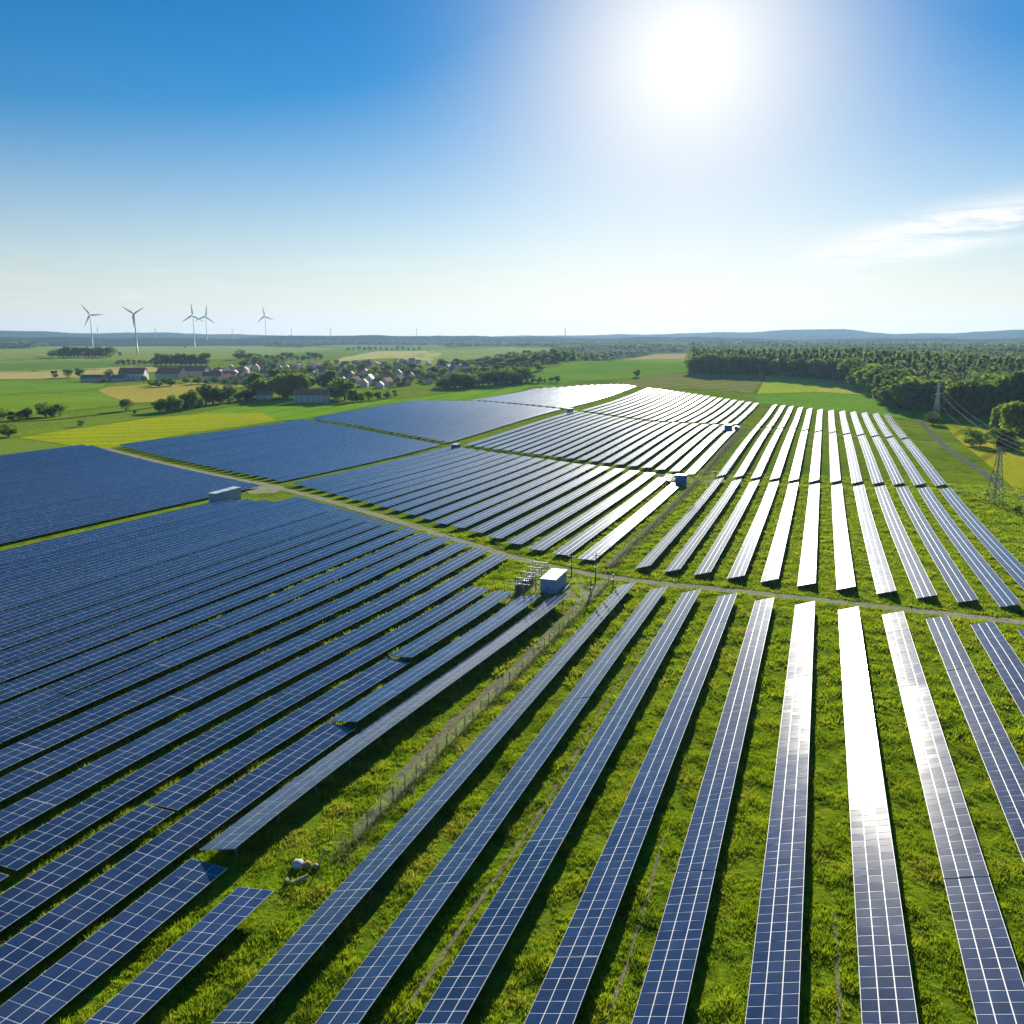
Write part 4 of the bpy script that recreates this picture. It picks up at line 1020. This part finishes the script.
hdesc = ['white house with red roof', 'cream house with brown roof', 'long white house with slate roof', 'low grey house with brown roof', 'tall white house with brown roof']
used = set(); spots = []
vp = [(205, 376), (240, 366), (268, 363), (300, 366), (360, 364), (420, 362), (470, 366), (505, 369), (480, 378), (440, 383), (380, 388), (330, 384), (290, 382), (250, 386), (215, 382)]
vpn = vp
tries = 0
while len(spots) < 165 and tries < 12000:
    tries += 1; px = rnd.uniform(205, 505); py = rnd.uniform(362, 388)
    if not bool(inside(vpn, np.array([px]), np.array([py]))[0]): continue
    if px > 420 and rnd.random() < .6: continue
    x, y = P(px, py)
    if any(math.hypot(x - a[0], y - a[1]) < 15.5 for a in spots): continue
    spots.append((x, y, px, py))
spots.sort(key=lambda s: s[2])
cnt = {}
for i, (x, y, px, py) in enumerate(spots):
    k = rnd.choice([0, 0, 1, 1, 2, 3, 4]); cnt[k] = cnt.get(k, 0) + 1
    if k in used: t = copy_tree(hp[k])
    else: t = hp[k]; used.add(k)
    t.location = (x, y, Tz(x, y)); t.rotation_euler = (0, 0, rnd.choice([rad(-25), rad(65), rad(10), rad(-60), rad(100)]) + rnd.uniform(-.15, .15)); s = rnd.uniform(.85, 1.15); t.scale = (s, s, s)
    tag(t, f'{hdesc[k]} in the village, {ordw(cnt[k])} of its kind from the left', 'house', 'village houses')
for k in range(5):
    if k not in used: 
        for ch in list(hp[k].children): bpy.data.objects.remove(ch)
        bpy.data.objects.remove(hp[k])
def barn(px, py, Lpx, Wd, H, R, wm_, rm, label, rz, nwin=6, name='barn'):
    x, y = P(px, py); d = math.hypot(x, y); t = house_proto(Lpx * d / FPX, Wd, H, R, wm_, rm, nwin, name, False, True, .6)
    t.location = (x, y, Tz(x, y)); t.rotation_euler = (0, 0, rz); return tag(t, label, 'barn' if name == 'barn' else 'building', 'farm buildings by the village')
barn(134, 380, 22, 20, 9, 8, wallm[0], roofm[0], 'big white barn with dark red roof left of the village', rad(4))
barn(97, 381.5, 25, 14, 5, 4, wallm[2], roofm[2], 'long low blue-grey barn, leftmost of the farm buildings', rad(-3))
barn(120, 381.5, 12, 12, 5, 4, wallm[2], roofm[2], 'short grey barn between the long one and the big white one', rad(-3), 3)
barn(172, 379, 24, 22, 8, 8, wallm[1], roofm[0], 'wide barn with weathered red roof right of the white barn', rad(-12))
barn(195, 376, 26, 24, 8, 7, wallm[1], roofm[1], 'long barn with brown roof between red barn and village', rad(-6))
barn(213, 380, 16, 16, 6, 5, wallm[0], roofm[1], 'pale barn with brown roof at the left end of the village', rad(10), 4)
barn(312, 402, 32, 14, 7, 5, wallm[2], roofm[0], 'dark farm shed with red roof at the meadow below the village', rad(2), 6, 'farm_shed')
barn(265, 399, 13, 9, 4.5, 3.5, wallm[0], roofm[1], 'small house with brown roof left of the farm shed, below the large trees', rad(5), 4, 'cottage')
barn(370, 385, 9, 9, 8, 5, wallm[0], roofm[2], 'bright white gabled house at the village right front', rad(80), 3, 'cottage')
barn(394, 383, 22, 10, 4, 3, wallm[0], roofm[2], 'long low white hall right of the bright gabled house', rad(0), 6, 'village_hall')
# farm house half hidden in the right wood
barn(1006, 446, 9, 7, 3.4, 2.8, wallm[1], roofm[1], 'small cottage among dark trees by the right meadow', rad(30), 3, 'cottage')

# ------------------------------------------------------------------ things lying by the fence end
bx, by = P(300, 868)
def rock(name, x, y, r, mat, label, seed, sq=(1, 1, .8)):
    rg = np.random.default_rng(seed); import bmesh
    bm = bmesh.new(); bmesh.ops.create_icosphere(bm, subdivisions=3, radius=r)
    ph = rg.uniform(0, 6, 9)
    for v in bm.verts:
        d = v.co.normalized(); k = 1 + .10 * math.sin(d.x * 4 + ph[0]) * math.sin(d.y * 3 + ph[1]) + .08 * math.sin(d.z * 5 + ph[2]) + .03 * math.sin(d.x * 11 + d.y * 9 + ph[3])
        v.co = Vector((v.co.x * sq[0] * k, v.co.y * sq[1] * k, v.co.z * sq[2] * k + r * sq[2] * .75))
    me = bpy.data.meshes.new(name); bm.to_mesh(me); bm.free(); me.materials.append(mat); me.polygons.foreach_set('use_smooth', [True] * len(me.polygons))
    o = link_mesh(name, me); o.location = (x, y, Tz(x, y)); return tag(o, label, 'rock', 'stones at the fence end')
rock('boulder', bx - .2, by, .62, simple('pale_stone', (.55, .55, .58), .8, 0, .2, 3, bump_s=.3), 'pale grey boulder in the grass at the end of the fence', 2)
rock('boulder', bx + .7, by + .1, .45, simple('rusty_stone', (.42, .24, .12), .85, 0, .3, 4, bump_s=.3), 'rusty orange stone touching the right side of the pale boulder', 3)
qx, qy = P(316, 868); rock('boulder', qx, qy, .32, simple('mossy_stone', (.36, .36, .24), .9, 0, .3, 5), 'small mossy stone at the foot of the leaning post', 4)
mb = MB(); mb.tube([(0, 0, -.2), (.75, .9, 1.5)], .07, 7); o = mb.build('leaning_post', M['steel']); o.location = (qx + .1, qy, Tz(qx, qy)); tag(o, 'leaning grey metal post beside the mossy stone at the fence end', 'post')
lx, ly = P(292, 886); lx2, ly2 = P(308, 878)
mb = MB(); mb.tube([(0, 0, .22), ((lx2 - lx), (ly2 - ly), Tz(lx2, ly2) - Tz(lx, ly) + .25)], [.22, .17], 9); o = mb.build('fallen_log', simple('weathered_log', (.34, .32, .20), .9, 0, .3, 4)); o.location = (lx, ly, Tz(lx, ly)); tag(o, 'mossy fallen log lying below the pale boulder', 'log')
t_, tt_ = P(291, 884); mb = MB(); mb.box(-.12, .12, -.3, .3, -.1, .55, mat=Matrix.Rotation(.5, 4, 'Z')); o = mb.build('marker_stone', M['concrete']); o.location = (t_ - .3, tt_, Tz(t_, tt_)); tag(o, 'pale marker stone standing at the left end of the fallen log', 'marker stone')

# ------------------------------------------------------------------ grass
def blades(name, X, Y, hgt, spread, nb, mat, label, cat='grass', bw=.05):
    n = len(X); Z = T(X, Y); rg = rng
    N_ = n * nb; ci = np.repeat(np.arange(n), nb)
    a = rg.uniform(0, 6.283, N_); r = spread * np.sqrt(rg.uniform(0, 1, N_)) * np.repeat(hgt, nb) ** .5
    x = X[ci] + r * np.cos(a); y = Y[ci] + r * np.sin(a); z = Z[ci] - .03
    H_ = np.repeat(hgt, nb) * rg.uniform(.55, 1.1, N_); b = rg.uniform(0, 6.283, N_); le = rg.uniform(.25, .9, N_) * H_
    w_ = bw * rg.uniform(.6, 1.5, N_) * (1 + np.repeat(hgt, nb))
    tx = x + np.cos(a) * le; ty = y + np.sin(a) * le
    V = np.empty((N_, 3, 3), np.float32)
    V[:, 0] = np.stack([x - np.cos(b) * w_, y - np.sin(b) * w_, z], -1); V[:, 1] = np.stack([x + np.cos(b) * w_, y + np.sin(b) * w_, z], -1)
    V[:, 2] = np.stack([tx, ty, z + H_], -1)
    me = np_mesh(name, V.reshape(-1, 3), np.arange(N_ * 3), np.arange(N_) * 3, [mat])
    o = link_mesh(name, me); print(name, N_); return tag(o, label, cat, kind='stuff')
def clumpfield(u0, u1, v0, v1, dens):
    """patchy random clump positions in row coordinates, kept only where the photograph can look"""
    area = (u1 - u0) * (v1 - v0); n = int(area * dens); u = rng.uniform(u0, u1, n); v = rng.uniform(v0, v1, n); x, y = xy_of(u, v)
    az_ = np.arctan2(x, y); k = (np.abs(az_) < rad(36)) & (y > 28)
    u, v, x, y = u[k], v[k], x[k], y[k]
    h = .36 + .26 * np.sin(u / 2.3 + np.sin(v / 1.9) * 2) * np.sin(v / 1.7 + np.sin(u / 3.1)) + .16 * np.sin(u / .9 + v / 1.3) * np.sin(v / .8)
    h = np.clip(h * rng.uniform(.6, 1.4, len(u)), .10, .95)
    # not on the tracks
    c1 = np.abs(u - np.interp(v, [q[1] for q in C1uv], [q[0] for q in C1uv])) > 2.3
    c2 = ~((np.abs(v + 45.2) < .9) & (u > 84) & (u < 182))
    c3 = ~((np.abs(v + 26.9 - .3 * np.sin(u / 11)) < .3) & (u > 48)) & ~((np.abs(v + 12.4 - .25 * np.sin(u / 8)) < .22) & (u < 92)) & ~((np.abs(v - 4.4 - .25 * np.sin(u / 8)) < .22) & (u < 80))
    m = c1 & c2 & c3
    return x[m], y[m], h[m]
X, Y, Hh = clumpfield(28, 120, -125, 45, 8.5); blades('meadow_grass', X, Y, Hh * .9, .36, 11, M['grass'], 'lush tufted bright green grass between the nearest panel rows', bw=.036)
X, Y, Hh = clumpfield(120, 225, -110, 60, 3.4); blades('meadow_grass', X, Y, Hh * 1.1, .7, 8, M['grass'], 'bright green grass between the rows around the gravel track', bw=.08)
X, Y, Hh = clumpfield(225, 390, -60, 80, .8); blades('meadow_grass', X, Y, Hh * 1.3, 1.0, 7, M['grass'], 'green grass between the far right panel rows', bw=.13)
# dry growth along the fence
def strip_pts(u0, u1, v, wv, dens):
    n = int((u1 - u0) * wv * dens); u = rng.uniform(u0, u1, n); vv = v + rng.normal(0, wv / 2.5, n); return xy_of(u, vv)
xa, ya = strip_pts(66, 186, -43.1, 1.4, 7); blades('fence_weeds', xa, ya, rng.uniform(.3, .8, len(xa)), .25, 6, M['dry_grass'], 'dry pale weeds growing along the near wire fence', bw=.03)
xa, ya = strip_pts(198, 360, -46.5, 1.6, 5); blades('fence_weeds', xa, ya, rng.uniform(.6, 1.4, len(xa)), .4, 6, M['dry_grass'], 'dry pale weeds along the fence between the middle fields', bw=.05)
xa, ya = strip_pts(372, 580, -46.5, 2.0, 3); blades('fence_weeds', xa, ya, rng.uniform(.6, 1.4, len(xa)), .5, 5, M['dry_grass'], 'dry pale weeds along the far fence', bw=.08)

# ------------------------------------------------------------------ haze
HAZE = 4.0e-5
if HAZE:
    mb = MB(); mb.box(-12600, 12600, -400, 12700, -45, 260)
    hm = bpy.data.materials.new('haze'); hm.use_nodes = True; hn = hm.node_tree.nodes; hn.clear()
    pv = hn.new('ShaderNodeVolumePrincipled'); pv.inputs['Color'].default_value = (.42, .68, 1, 1); pv.inputs['Density'].default_value = HAZE; pv.inputs['Anisotropy'].default_value = .35
    ho = hn.new('ShaderNodeOutputMaterial'); hm.node_tree.links.new(pv.outputs[0], ho.inputs['Volume'])
    hz_o = mb.build('haze', hm); tag(hz_o, 'thin pale summer haze over the whole landscape', 'haze', kind='stuff')
print('objects', len(bpy.data.objects))
